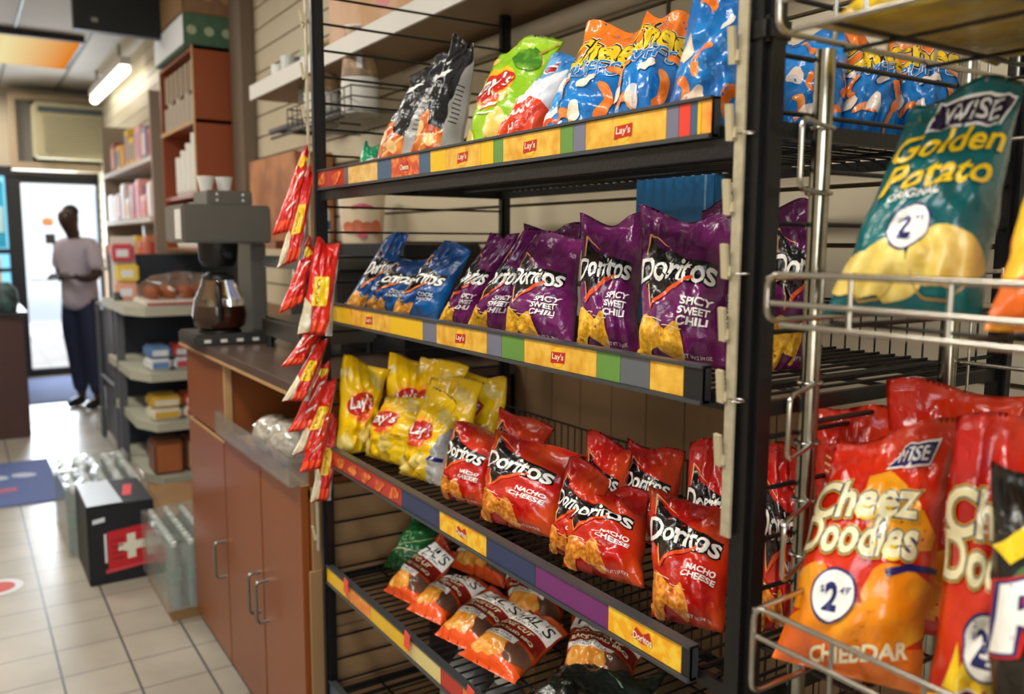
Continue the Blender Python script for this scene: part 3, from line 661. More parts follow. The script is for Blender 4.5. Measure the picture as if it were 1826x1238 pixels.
LAB = {
'T1': ('small green and yellow snack bag at the far left end of the top shelf', None),
'T2': ('black barbecue chip bag mostly hidden behind the black bags on the top shelf', 'black chip bags on the top shelf'),
'T3': ('left of the two black chip bags with orange chips printed at the bottom, top shelf', 'black chip bags on the top shelf'),
'T4': ('tall black chip bag with grey side beside the lime green bag on the top shelf', 'black chip bags on the top shelf'),
'T5': ('lime green potato chip bag with a red banner logo on the top shelf', None),
'T6': ('white and red chip bag with blue top beside the lime green bag', None),
'T7': ('pale blue and white snack bag wedged right of the white and red bag', None),
'T8': ('blue cheese puff bag, leftmost one with yellow lettering on the top shelf', 'blue cheese puff bags'),
'T9': ('blue cheese puff bag with an orange top corner, middle of the top shelf front row', 'blue cheese puff bags'),
'T10': ('large blue cheese puff bag leaning at the right post of the top shelf', 'blue cheese puff bags'),
'T11': ('blue cheese puff bag just right of the thick black post, top shelf', 'blue cheese puff bags'),
'T12': ('blue cheese puff bag behind the chrome tube on the top shelf', 'blue cheese puff bags'),
'T13': ('blue cheese puff bag farthest right at the back of the top shelf', 'blue cheese puff bags'),
'B1': ('blue tortilla chip bag at the left end of the second shelf', 'blue tortilla chip bags'),
'B2': ('middle blue tortilla chip bag of three on the second shelf', 'blue tortilla chip bags'),
'B3': ('blue tortilla chip bag touching the first purple bag on the second shelf', 'blue tortilla chip bags'),
'P1': ('purple tortilla chip bag, first one right of the blue bags', 'purple tortilla chip bags'),
'P2': ('purple tortilla chip bag, second one right of the blue bags', 'purple tortilla chip bags'),
'P3': ('short purple tortilla chip bag with yellow chips, third right of the blue bags', 'purple tortilla chip bags'),
'P2b': ('dark purple chip bag standing behind the third purple bag in the second row', 'purple tortilla chip bags'),
'P4': ('tall purple tortilla chip bag partly covered by the largest purple bag', 'purple tortilla chip bags'),
'P5': ('largest purple tortilla chip bag with full white lettering, in front on the second shelf', 'purple tortilla chip bags'),
'P5b': ('purple chip bag peeking out behind the largest purple bag beside the clip strip', 'purple tortilla chip bags'),
'P7': ('purple chip bag seen right of the thick black post', 'purple tortilla chip bags'),
'Y1': ('yellow potato chip bag at the left end of the third shelf with pointed top corner', 'yellow potato chip bags'),
'Y2': ('yellow potato chip bag second from left in the front row of the third shelf', 'yellow potato chip bags'),
'Y3': ('yellow potato chip bag with grey side next to the first red bag', 'yellow potato chip bags'),
'Y4': ('yellow chip bag in the back row behind the left two yellow bags', 'yellow potato chip bags'),
'Y5': ('yellow chip bag in the back row, middle one with folded top', 'yellow potato chip bags'),
'Y6': ('dim yellow chip bag farthest right in the back row, above the red bags', 'yellow potato chip bags'),
'Y7': ('yellow chip bag just behind the yellow bag with grey side', 'yellow potato chip bags'),
'R0': ('red chip bag in the back row behind the second red bag from left', 'red tortilla chip bags'),
'R1': ('red tortilla chip bag touching the yellow bags on the third shelf', 'red tortilla chip bags'),
'R2': ('red tortilla chip bag second from left with flat crimped top edge', 'red tortilla chip bags'),
'R3': ('red tortilla chip bag mostly covered by the third front bag', 'red tortilla chip bags'),
'R4': ('red tortilla chip bag in the middle front with white lettering and curved top', 'red tortilla chip bags'),
'R5': ('dark red chip bag standing up behind the middle front red bag', 'red tortilla chip bags'),
'R6': ('red tortilla chip bag at the right end beside the thick black post', 'red tortilla chip bags'),
'R7': ('dark red chip bag in the back row behind the right end red bag', 'red tortilla chip bags'),
'R8': ('red chip bag in the back row between the middle and right end red bags', 'red tortilla chip bags'),
'R9': ('dark red chip bag seen right of the thick black post, third shelf', 'red tortilla chip bags'),
'G1': ('green chip bag standing behind the leftmost rust orange bag on the fourth shelf', None),
'G2': ('dark green nearly black chip bag at the bottom edge of the photo', None),
'H1': ('rust orange chip bag, leftmost on the fourth shelf in front of the green bag', 'rust orange ridge cut chip bags'),
'H2': ('rust orange chip bag second from left on the fourth shelf', 'rust orange ridge cut chip bags'),
'H3': ('rust orange chip bag third from left with its white logo fully visible', 'rust orange ridge cut chip bags'),
'H4': ('rust orange chip bag nearest in the front row of the fourth shelf', 'rust orange ridge cut chip bags'),
'H5': ('rust orange chip bag lying in shadow right of the front row on the fourth shelf', 'rust orange ridge cut chip bags'),
'H6': ('rust orange chip bag in the dark back row, directly behind the nearest front rust bag', 'rust orange ridge cut chip bags'),
'H7': ('rust orange chip bag in shadow behind the two left rust bags, fourth shelf', 'rust orange ridge cut chip bags'),
'W1': ('teal potato chip bag with yellow script lettering in the middle wire basket', None),
'W2': ('yellow and orange snack bag right of the teal bag in the middle wire basket', None),
'C1': ('red and orange cheese curl bag with round price badge in front in the lower basket', 'red cheese curl bags in the lower basket'),
'C2': ('red cheese curl bag behind the front bag, left side of the lower basket', 'red cheese curl bags in the lower basket'),
'C3': ('red cheese curl bag at the back of the lower basket, right side', 'red cheese curl bags in the lower basket'),
'C4': ('red cheese curl bag with printed flames and dip cup, right of the front bag', 'red cheese curl bags in the lower basket'),
'C5': ('black snack bag with yellow flames at the right edge of the lower basket', None),
'U1': ('yellow snack bag at the left of the top wire basket', 'yellow snack bags in the top basket'),
'U2': ('yellow snack bag at the right of the top wire basket', 'yellow snack bags in the top basket'),
}
OPT = {'Y1': dict(crush=1.5), 'Y2': dict(crush=1.4, flop=.6), 'Y3': dict(crush=1.5), 'B1': dict(crush=1.3), 'B2': dict(crush=1.3, flop=.4), 'B3': dict(crush=1.2), 'P1': dict(crush=1.1), 'P2': dict(crush=1.1), 'P3': dict(crush=1.1), 'T3': dict(crush=.75), 'T4': dict(crush=.75), 'T5': dict(crush=.8), 'T6': dict(crush=.9), 'R1': dict(flop=.5), 'R2': dict(flop=.6), 'R6': dict(flop=.5), 'H1': dict(crush=.7), 'H2': dict(crush=.6), 'H3': dict(crush=.45), 'H4': dict(crush=.45), 'T8': dict(crush=.65), 'T9': dict(crush=.65), 'T10': dict(crush=.8), 'C1': dict(crush=.8), 'W1': dict(crush=.8)}
for k, (nm, dn, T, cs) in enumerate(BAGS):
    if nm == 'U1': cs = [(.625, .495, 1.563), (.64, .335, 1.563), (.93, .34, 1.566), (.92, .49, 1.566)]
    if nm == 'U2': cs = [(.625, .325, 1.563), (.64, .155, 1.563), (.93, .15, 1.566), (.93, .325, 1.566)]
    lab, grp = LAB[nm]
    chip_bag('chip_bag', cs, T, 11+k*3, dn, lab, grp, **OPT.get(nm, {}))
HANG=[[[0.558,1.785,1.391],[0.605,1.78,1.401],[0.658,1.815,1.578],[0.645,1.82,1.582]],
[[0.564,1.773,1.323],[0.619,1.768,1.342],[0.661,1.803,1.53],[0.648,1.808,1.539]],
[[0.56,1.761,1.227],[0.613,1.756,1.249],[0.656,1.791,1.368],[0.64,1.796,1.386]],
[[0.591,1.735,1.185],[0.666,1.73,1.177],[0.702,1.765,1.378],[0.649,1.77,1.382]],
[[0.565,1.773,1.112],[0.613,1.768,1.115],[0.682,1.803,1.196],[0.655,1.808,1.205]],
[[0.563,1.761,1.04],[0.619,1.756,1.036],[0.681,1.791,1.162],[0.665,1.796,1.173]],
[[0.58,1.785,0.965],[0.644,1.78,0.967],[0.695,1.815,1.106],[0.678,1.82,1.116]],
[[0.585,1.773,0.917],[0.652,1.768,0.924],[0.705,1.803,1.065],[0.689,1.808,1.076]],
[[0.594,1.761,0.877],[0.644,1.756,0.883],[0.689,1.791,1.028],[0.673,1.796,1.044]],
[[0.628,1.785,0.801],[0.674,1.78,0.799],[0.708,1.815,0.983],[0.691,1.82,0.993]]]
# ------------------------------------------------------------------ room shell
def floor_mat():
    m = bpy.data.materials.new('floor_tiles'); m.use_nodes = True; nt = m.node_tree; b = nt.nodes['Principled BSDF']; L = nt.links.new
    ge = nt.nodes.new('ShaderNodeNewGeometry'); sp = nt.nodes.new('ShaderNodeSeparateXYZ'); L(ge.outputs['Position'], sp.inputs[0])
    def line(out, off, per, wd):
        a = nt.nodes.new('ShaderNodeMath'); a.operation = 'SUBTRACT'; a.inputs[1].default_value = off; L(out, a.inputs[0])
        p = nt.nodes.new('ShaderNodeMath'); p.operation = 'PINGPONG'; p.inputs[1].default_value = per/2; L(a.outputs[0], p.inputs[0])
        c = nt.nodes.new('ShaderNodeMath'); c.operation = 'LESS_THAN'; c.inputs[1].default_value = wd/2; L(p.outputs[0], c.inputs[0])
        return c.outputs[0]
    a = line(sp.outputs['X'], .196, .2015, .0075); c = line(sp.outputs['Y'], 2.70, .2055, .005)
    mx = nt.nodes.new('ShaderNodeMath'); mx.operation = 'MAXIMUM'; L(a, mx.inputs[0]); L(c, mx.inputs[1])
    n = nt.nodes.new('ShaderNodeTexNoise'); n.inputs['Scale'].default_value = 3; n.inputs['Detail'].default_value = 8; L(ge.outputs['Position'], n.inputs['Vector'])
    r = nt.nodes.new('ShaderNodeValToRGB'); r.color_ramp.elements[0].position = .3; r.color_ramp.elements[1].position = .7
    r.color_ramp.elements[0].color = lin('#948d80'); r.color_ramp.elements[1].color = lin('#b0a99b'); L(n.outputs['Fac'], r.inputs[0])
    mi = nt.nodes.new('ShaderNodeMix'); mi.data_type = 'RGBA'; L(mx.outputs[0], mi.inputs[0]); L(r.outputs[0], mi.inputs[6]); mi.inputs[7].default_value = lin('#4c4d50')
    L(mi.outputs[2], b.inputs['Base Color']); b.inputs['Roughness'].default_value = .33
    bp = nt.nodes.new('ShaderNodeBump'); bp.invert = True; bp.inputs['Strength'].default_value = .4; bp.inputs['Distance'].default_value = .004
    L(mx.outputs[0], bp.inputs['Height']); L(bp.outputs[0], b.inputs['Normal'])
    return m
beige = mat('wall_paint', '#c4b8a2', .7, noise_amt=.06, noise_scale=2)
slatm = mat('slatwall_laminate', '#c9bda3', .42, noise_amt=.07, noise_scale=3)
groove = mat('slat_groove', '#54452f', .6)
panelm = mat('wood_paneling', '#84684a', .5, noise_amt=.18, noise_scale=3)
ceilm = mat('ceiling_board', '#c4c0ba', .8, noise_amt=.05, noise_scale=3)
darkm = mat('dark_frame', '#1b1d22', .4)
woodm = mat('brown_veneer', '#84461e', .38, coat=.15, noise_amt=.16, noise_scale=2.5)
woodd = mat('brown_counter_laminate', '#5d4a40', .28, coat=.3, noise_amt=.1)
edgem = mat('raw_wood_edge', '#b08a5c', .6, noise_amt=.15)
steel = mat('brushed_steel', '#8e8d88', .28, metal=1., noise_amt=.08, noise_scale=30)
steeld = mat('dull_steel', '#4c4a47', .4, metal=.7)
chrome = mat('chrome_wire', '#b9b6ad', .22, metal=1., noise_amt=.15, noise_scale=40)
chromeb = mat('worn_chrome_tube', '#a9a698', .2, metal=1., noise_amt=.25, noise_scale=60)
blackm = mat('black_powder_coat', '#08080a', .42, coat=.08, bump=.08, bump_scale=200)
lipm = mat('grey_shelf_lip', '#4a4d50', .35, metal=.4)
cardm = mat('cardboard', '#8d6c47', .8, noise_amt=.12, noise_scale=6)
cardd = mat('cardboard_dark', '#6d5236', .8, noise_amt=.12, noise_scale=6)
clearp = mat('clear_plastic', '#ffffff', .08, trans=1., ior=1.3)
glassm = mat('carafe_glass', '#ffffff', .02, trans=1., ior=1.45)
paperw = mat('white_paper', '#dfe3ea', .6)
plastw = mat('white_plastic', '#d9d7d0', .35)
greyp = mat('grey_plastic', '#8b8a86', .4)

struct('floor', MB().box((-1.6, -1.6, -.06), (1.45, 14, 0)), floor_mat())
struct('ceiling', MB().box((-1.6, -1.6, 2.85), (1.45, 9.9, 2.9)), ceilm)
# right wall: slat panels above, vertical boards below
mb = MB(); mb.box((1.285, -1.6, 1.08), (1.40, 9.9, 2.85), 1)
z = 1.08
while z < 2.84:
    z1 = min(z+.092, 2.85)
    mb.box((1.268, -1.6, z), (1.29, 9.9, z1), 0); z += .1+.0
mb.box((1.262, 1.352, 1.08), (1.27, 1.358, 2.85), 1)
struct('wall_right', mb, [slatm, groove])
mb = MB(); mb.box((1.282, -1.6, 0), (1.40, 9.9, 1.08), 1)
y = -1.6
while y < 9.8:
    mb.box((1.27, y, 0), (1.285, y+.117, 1.08), 0); y += .12
struct('trim_1', mb, [panelm, groove])
struct('wall_left', MB().box((-1.65, -1.6, 0), (-1.6, 9.9, 2.9)), beige)
struct('wall_back', MB().box((-1.6, 9.8, 0), (.20, 9.9, 2.9)).box((.20, 9.8, 0), (.44, 9.9, .9)).box((.20, 9.8, 2.02), (.56, 9.9, 2.9)).box((.56, 9.8, 2.0), (1.30, 9.9, 2.9)).box((1.30, 9.8, 0), (1.45, 9.9, 2.9)), beige)
struct('wall_near', MB().box((-1.6, -1.65, 0), (-1.58, -1.55, 2.9)).box((-1.6, -1.65, 0), (.15, -1.55, .85)).box((-1.6, -1.65, 2.45), (.15, -1.55, 2.9)).box((.15, -1.65, 0), (1.45, -1.55, 2.9)), beige)
g = MB().box((-1.58, -1.615, .85), (.15, -1.60, 2.45)); struct('added_window', g, clearp)  # unseen pane, added to go with the frontal fill lamp
# shop door: dark frame, glass, push bar; window beside it
fr = MB().box((.44, 9.74, 0), (.57, 9.86, 2.07)).box((1.25, 9.74, 0), (1.32, 9.86, 2.07)).box((.14, 9.72, 2.0), (1.62, 9.86, 2.09)).box((.57, 9.76, 0), (1.25, 9.84, .075)).box((.57, 9.77, 1.94), (1.25, 9.83, 2.0))
door = struct('door_1', fr, darkm)
boxobj('door_glass', (.57, 9.795, .075), (1.25, 9.80, 1.94), clearp, door)
MB().tube([(.60, 9.73, .98), (1.22, 9.73, .98)], .011).tube([(.60, 9.73, .98), (.60, 9.80, .98)], .009).tube([(1.22, 9.73, .98), (1.22, 9.80, .98)], .009).build('push_bar', mat('pale_bar', '#c9d2d6', .4), door)
fr = MB().box((.17, 9.76, .88), (.44, 9.84, .93)).box((.14, 9.76, .9), (.2, 9.84, 2.0)).box((.2, 9.77, 1.24), (.44, 9.83, 1.29)).box((.2, 9.77, 1.06), (.44, 9.83, 1.10))
win = struct('window_1', fr, darkm)
boxobj('window_pane', (.2, 9.795, .93), (.44, 9.80, 2.0), mat('blue_tinted_glass', '#8fd8ee', .05, trans=1., ior=1.2), win)
for nm, a, b, m, lab in (('door_sticker', (.74, 9.775, 1.52), (.84, 9.785, 1.60), mat('poster_orange', '#e8a46a', .6), 'pale orange sticker on the door glass above the dark sign'),
                         ('door_sticker', (.76, 9.775, 1.34), (.85, 9.785, 1.44), mat('dark_sign', '#35302f', .6), 'small dark sign on the door glass'),
                         ('window_poster', (.24, 9.775, .95), (.36, 9.785, 1.22), mat('poster_sand', '#e6c08f', .6), 'sand coloured poster low in the window left of the door'),
                         ('window_poster', (.21, 9.775, 1.30), (.42, 9.785, 1.94), mat('poster_cyan', '#38b4dd', .6), 'cyan poster filling the window left of the door')):
    if nm == 'door_sticker' and 'pale' in lab:
        p = MB(); p.lathe((.79, 9.78, 1.56), [(.0, -.045), (.05, -.03), (.05, .03), (0, .045)], 16)
        p.v = [(x, 9.780+(y-9.78)*.06, z) for x, y, z in p.v]; p.build(nm, m, label=lab, cat='sticker')
    elif nm == 'window_poster' and 'cyan' in lab:
        r_ = boxobj(nm, a, b, m, label=lab, cat='poster')
        boxobj('poster_band', (.22, 9.768, 1.45), (.41, 9.776, 1.7), mat('poster_pale', '#bfeaf5', .6), r_)
    else: boxobj(nm, a, b, m, label=lab, cat='sign' if 'sign' in lab else 'poster')
# outdoors: sunlit pavement, road, light facade across the street
struct('pavement', MB().box((-14, 9.9, -.16), (16, 40, -.06)), mat('pavement', '#c9c6bf', .8, noise_amt=.08, noise_scale=2))
fac = MB().box((-14, 24, -.1), (16, 24.5, 9)).build('facade', mat('pale_stucco', '#e6e2da', .8, noise_amt=.05), label='sunlit pale building across the street, seen through the door', cat='building')
for k in range(6): boxobj('shop_opening', (-9+k*4, 23.94, .9), (-7.4+k*4, 24.01, 2.6), mat('facade_window', '#a9b6bd', .2), fac)

# air conditioner and its boarded housing over the door
hs = MB().box((.50, 9.45, 2.05), (1.55, 9.8, 2.12)).box((.50, 9.45, 2.70), (1.55, 9.8, 2.76)).box((.50, 9.45, 2.12), (.55, 9.8, 2.7)).box((1.50, 9.45, 2.12), (1.55, 9.8, 2.7)).build('conditioner_housing', mat('housing_board', '#b09c84', .6), label='beige board housing around the air conditioner above the door', cat='housing')
boxobj('side_panel', (.55, 9.55, 2.12), (.68, 9.6, 2.70), greyp, hs)
boxobj('side_panel', (1.37, 9.55, 2.12), (1.50, 9.6, 2.70), greyp, hs)
ac = MB().box((.68, 9.22, 2.15), (1.36, 9.75, 2.66), 0, .02).build('air_conditioner', mat('ac_beige', '#c4bb98', .5), label='beige window air conditioner mounted above the door', cat='air conditioner')
boxobj('front_grille', (.76, 9.20, 2.20), (1.26, 9.225, 2.54), mat('ac_grille', '#a49c80', .5), ac)
gl = MB()
for k in range(14): gl.box((.77, 9.19, 2.21+k*.024), (1.25, 9.205, 2.218+k*.024))
gl.build('louvres', mat('ac_louvre', '#c0b898', .5), ac)
boxobj('vent_slot', (.72, 9.20, 2.57), (1.30, 9.225, 2.62), mat('ac_dark', '#4a5258', .5), ac)

# ceiling fixtures
for k, (x, y, ln, p) in enumerate(FIX):
    fx = MB().box((x-.16, y-ln/2-.04, 2.785), (x+.16, y+ln/2+.04, 2.85), 0, .01).build('ceiling_light', plastw, label=['white ceiling tube fixture above the front of the chip rack', 'white ceiling tube fixture above the middle of the aisle', 'white ceiling tube fixture above the far aisle', 'white ceiling tube fixture nearest the door'][k], cat='ceiling light', group='ceiling tube fixtures')
    boxobj('diffuser', (x-.14, y-ln/2, 2.775), (x+.14, y+ln/2, 2.79), mat('lit_diffuser', '#ffffff', .5, emis='#fff2dc', es=2.), fx)
lp = MB().box((.02, 7.05, 2.80), (.88, 8.2, 2.849)).build('ceiling_panel_light', darkm, label='glowing orange ceiling panel light near the door', cat='ceiling light')
gm = bpy.data.materials.new('orange_diffuser'); gm.use_nodes = True; nt = gm.node_tree; b = nt.nodes['Principled BSDF']
tc = nt.nodes.new('ShaderNodeTexCoord'); sp = nt.nodes.new('ShaderNodeSeparateXYZ'); nt.links.new(tc.outputs['Generated'], sp.inputs[0])
r = nt.nodes.new('ShaderNodeValToRGB'); nt.links.new(sp.outputs['X'], r.inputs[0])
r.color_ramp.elements[0].color = lin('#f08c10'); r.color_ramp.elements[1].color = lin('#ec8408'); e = r.color_ramp.elements.new(.42); e.color = lin('#ffefb0')
nt.links.new(r.outputs[0], b.inputs['Emission Color']); b.inputs['Emission Strength'].default_value = .8; b.inputs['Roughness'].default_value = 1; b.inputs['Specular IOR Level'].default_value = 0; b.inputs['Base Color'].default_value = lin('#201508')
boxobj('diffuser', (.05, 7.08, 2.792), (.85, 8.17, 2.802), gm, lp)
tu = MB().box((1.09, 6.95, 2.66), (1.17, 8.65, 2.72)).build('tube_light', plastw, label='bright bare fluorescent tube running toward the door', cat='tube light')
MB().tube([(1.13, 6.97, 2.63), (1.13, 8.63, 2.63)], .035, 12).build('tube', mat('lit_tube', '#ffffff', .5, emis='#fffbe6', es=6.), tu)
MB().box((1.12, 7.2, 2.72), (1.14, 7.22, 2.85)).box((1.12, 8.4, 2.72), (1.14, 8.42, 2.85)).build('bracket', greyp, tu)
sof = boxobj('hanging_sign', (.575, 5.0, 2.455), (1.04, 5.06, 2.85), mat('black_board', '#16191c', .5), label='black board hanging from the ceiling beside the stacked crates', cat='board')
boxobj('dot_sticker', (.66, 4.995, 2.50), (.69, 5.0, 2.52), greyp, sof)
for x in (.44, .92): boxobj('ceiling_rail', (x-.006, 5.2, 2.838), (x+.006, 9.7, 2.8495), mat('rail_grey', '#6f6a60', .5), label='thin grey ceiling rail %s the orange light panel' % ('crossing over' if x < .6 else 'right of'), cat='rail')

# ------------------------------------------------------------------ black snack rack
RY0, RY1, RX0, RX1 = .597, 1.845, .690, 1.178
rack = empty('snack_rack', (.93, 1.22, 0), 'black metal wire snack rack with printed shelf strips along the right wall', 'rack')
for (x, y), nm in (((RX0, RY0), 'near'), ((RX0, RY1), 'far'), ((RX1, RY0), ''), ((RX1, RY1), '')):
    s = .0165 if nm == 'near' else .0135
    m = MB().box((x-s, y-s, 0), (x+s, y+s, 2.25), 0, .007)
    if nm == 'near': m.box((x-s-.002, y-s-.002, 1.575), (x+s+.002, y+s+.002, 1.60), 0, .004)
    p = m.build('post', blackm, rack)
for y in (RY0, RY1):
    m = MB(); z = .10
    while z < 2.2:
        m.tube([(RX0, y, z), (RX1, y, z)], .0028, 6); z += .0565
    m.build('side_rungs', blackm, rack)
COL = {'r': '#b52a1c', 'g': '#5c5f63', 't': '#cf9a44', 'b': '#3b5876', 'B': '#c5441f', 'y': '#e3b40f', 'c': '#d09422', 'n': '#5f8a3c', 'v': '#6c6c80', 'R': '#d8392b', 'o': '#e0702a',
       'N': '#26345c', 'Y': '#efa50e', 'p': '#6d2568', 'k': '#17181a', 'l': '#d9c682', '5': '#3f4c60'}
def strip_mat(t):
    if t in 'cto': return mat('strip_print_'+t, COL[t], .4, coat=.2, col2={'c': '#e9ba4a', 't': '#e6c27a', 'o': '#e8a23a'}[t], c2_scale=45, c2_lo=.35, c2_hi=.65)
    if t in 'YB': return mat('strip_print_'+t+'_', COL[t], .4, coat=.2, col2={'Y': '#f3c93a', 'B': '#e98a3a'}[t], c2_scale=60, c2_lo=.45, c2_hi=.6)
    return mat('strip_print_'+(t if t.islower() or t.isdigit() else t+'_'), COL[t], .4, coat=.2, noise_amt=.06)
SH = [(1.507, [(1.851, 'r'), (1.688, 'g'), (1.664, 't'), (1.52, 'b'), (1.458, 'B'), (1.345, 'b'), (1.303, 'y'), (1.248, 'c'), (1.138, 'y'), (1.101, 'n'), (1.074, 'c'), (.932, 'n'), (.904, 'v'), (.878, 'c'), (.73, 'v'), (.71, 'R'), (.692, 'b'), (.682, 'y'), (.676, 'o'), (.661, '')]),
      (1.217, [(1.836, 'y'), (1.669, 'c'), (1.471, 'y'), (1.337, 'v'), (1.285, 'c'), (1.119, 'v'), (1.076, 'n'), (1.015, 'c'), (.848, 'n'), (.801, 'g'), (.747, 'c'), (.691, 'k'), (.661, '')]),
      (.888, [(1.836, 'r'), (1.431, 'N'), (1.278, 'Y'), (1.12, 'N'), (.982, 'p'), (.815, 'Y'), (.681, 'k'), (.667, '')]),
      (.598, [(1.853, 'y'), (1.723, 'o'), (1.586, 'y'), (1.414, 'l'), (1.278, 'r'), (1.197, 'o'), (1.072, 'y'), (.978, 'r'), (.70, '')]),
      (.31, [(1.853, '5'), (.66, '')])]
for zi, (z, seg) in enumerate(SH):
    m = MB()
    ye = seg[-1][0]
    for x in (RX0+.012, RX1-.012): m.box((x-.005, RY0, z-.02), (x+.005, RY1, z-.004))
    for y in (RY0, RY1): m.box((RX0, y-.004, z-.02), (RX1, y+.004, z-.004))
    for k in range(1, 4): xx = RX0+(RX1-RX0)*k/4; m.tube([(xx, RY0, z-.008), (xx, RY1, z-.008)], .003, 6)
    y = RY0+.02
    while y < RY1: m.tube([(RX0+.01, y, z-.0022), (RX1-.01, y, z-.0022)], .0021, 6); y += .0255
    sh = m.build('wire_shelf', blackm, rack)
    # low wire back on the shelf
    m = MB(); y = RY0+.02
    while y < RY1: m.tube([(RX1-.022, y, z), (RX1-.022, y, z+.075)], .0015, 5); y += .0255
    m.tube([(RX1-.022, RY0, z+.075), (RX1-.022, RY1, z+.075)], .0025, 6)
    m.build('wire_back', blackm, rack)
    # grey channel along the front
    x0 = RX0-.006; zt = z+.027; zb = z-.015
    m = MB().box((x0, ye, zb), (x0+.0025, RY1, zt)).box((x0-.004, ye, zt-.002), (x0+.012, RY1, zt+.0015)).box((x0-.005, ye, zb-.001), (x0+.010, RY1, zb+.0035))
    m.box((x0, ye, zb), (x0+.012, ye+.002, zt))
    lip = m.build('shelf_lip', lipm, sh)
    if zi == 0: MB().box((x0+.003, RY0, z-.038), (x0+.011, RY1, z-.018)).build('front_beam', blackm, sh)
    tys = []; m = MB()
    for (ya, t), (yb, _) in zip(seg[:-1], seg[1:]):
        mm = strip_mat(t)
        if mm not in tys: tys.append(mm)
        m.box((x0-.0012, yb+.0005, zb+.0045), (x0-.0002, min(ya, RY1)-.0005, zt-.003), tys.index(mm))
    m.build('printed_strip', tys, sh)
    # small printed logos on the chip pictures of the strip
    pa = MB(); pb = MB(); pr = MB(); pf = MB()
    for (ya, t), (yb, _) in zip(seg[:-1], seg[1:]):
        if (t == 'c' and ya-yb > .06):
            yc = (ya+yb)/2; zc = (zb+zt)/2
            for (bld, geo, dx) in ((pr, ell(0, 0, .014, .0135), .0016), (pa, poly((-.017, -.009), (.015, -.007), (.017, .008), (-.015, .0065)), .0019), (pb, text("Lay's", 0, 0, .026, .011, .01, .1), .0022)):
                bld.add([(x0-dx, yc-p[0], zc+p[1]) for p in geo[0]], geo[1])
        if t in 'YB':
            yc = (ya+yb)/2; zc = (zb+zt)/2
            geo = poly((-.02, -.004), (-.012, .010), (0, .004), (.012, .011), (.018, -.004), (0, -.008))
            pa.add([(x0-.0019, yc-p[0], zc+p[1]) for p in geo[0]], geo[1])
            geo = text('Cheetos' if t == 'B' else 'Doritos', 0, -.001, .034, .009, .02)
            pb.add([(x0-.0022, yc-p[0], zc+p[1]) for p in geo[0]], geo[1])
        if t == 'r' and zi in (0, 2):
            for q in range(2 if zi == 0 else 6):
                yc = ya-(ya-yb)*(q+.5)/(2 if zi == 0 else 6)
                geo = ell(0, 0, .024, .011, .3, wob=.18, seed=q); pf.add([(x0-.0022, yc-p[0], (zb+zt)/2+p[1]) for p in geo[0]], geo[1])
    if pf.v: pf.build('strip_flames', strip_mat('B'), sh)
    if pr.v: pr.build('strip_sun', mat('strip_sun', '#f0b824', .4), sh)
    if pa.v: pa.build('strip_banner', mat('strip_banner', '#b52418', .4), sh)
    if pb.v: pb.build('strip_lettering', mat('strip_letters', '#f1e6c8', .4), sh)
# red price flags clipped on the fourth shelf
for y in (1.705, 1.40, 1.16):
    m = MB().obox((.676, y, .622), (.0015, .022, .034), rx=.15)
    m.build('price_flag', mat('flag_red', '#e5503c', .5), label='small orange red price flag on the fourth shelf strip, ' + {1.705: 'farthest', 1.40: 'middle one', 1.16: 'nearest'}[y], cat='price flag', group='price flags')

# ------------------------------------------------------------------ clip strips on the posts
def clip_strip(x, y, z0, z1, zs, label, side):
    o = MB().box((x-.0015, y-.0062, z0), (x+.0015, y+.0062, z1)).build('clip_strip', mat('aged_plastic', '#a59a80', .45, noise_amt=.2, noise_scale=90), label=label, cat='clip strip', group='clip strips on the front posts')
    for k, z in enumerate(zs):
        m = MB().obox((x-.006, y+.009*side, z), (.004, .0085, .036), ry=-.2, rx=.10*side)
        m.obox((x-.002, y+.006*side, z-.010), (.006, .008, .010))
        m.build('clip', mat('clip_cream', '#b8ab8a', .4, noise_amt=.1), o)
        if k % 2: MB().tube([(x-.004+.009*math.cos(t), y-.012+.009*math.sin(t), z-.012) for t in [i*PI/6 for i in range(13)]], .001, 5).build('ring', chrome, o)
    return o
clip_strip(.667, .606, 1.07, 1.75, [1.575, 1.500, 1.426, 1.361, 1.296, 1.231, 1.163], 'cream plastic clip strip with clips hanging on the near black post', 1)
clip_strip(.668, 1.853, .66, 1.98, [1.92, 1.86, 1.75, 1.66, .70], 'cream plastic clip strip holding red snack bags on the far post', 1)
hang = [('red_panel_light', foil('ink_orange_red', '#ee4a22'), poly((.05, .05), (.95, .05), (.95, .20), (.05, .2))),
        ('yellow_label', yellow, poly((.18, .42), (.66, .42), (.70, .46), (.70, .82), (.66, .86), (.18, .86))),
        ('label_marks', foil('ink_dark_red', '#5a1410'), merge(arcs(.34, .76, .05, .02, .3, 5.5), arcs(.34, .64, .05, .02, .8, 5), arcs(.34, .51, .05, .02, 0, 5.8))),
        ('clear_side', MATS['film_silver'], poly((.80, 0), (1, 0), (1, 1.2), (.93, 1.0), (.86, .5))),
        ('clear_corner', foil('film_clear_nuts', '#c9bd9c', '#e9e4d4', scale=50), poly((0, .0), (.32, .05), (.22, .40), (0, .55)))]
design('hanging_red', foil('film_hanging_red', '#c9160f', '#e5301c', lo=.4, hi=.7), foil('film_hanging_back', '#8b7f72', '#b9ad9c', rough=.2), hang)
design('hanging_red_plain', MATS['film_hanging_red'], MATS['film_hanging_back'], [hang[0], ('white_swash', white, merge(stroke([(.3, .5), (.5, .9), (.8, 1.0)], [.03, .09, .03]), stroke([(.3, .35), (.7, .5)], .05))), ('yellow_corner', yellow, poly((.1, 1.12), (.5, 1.05), (.9, 1.2), (.9, 1.26), (.1, 1.26)))])
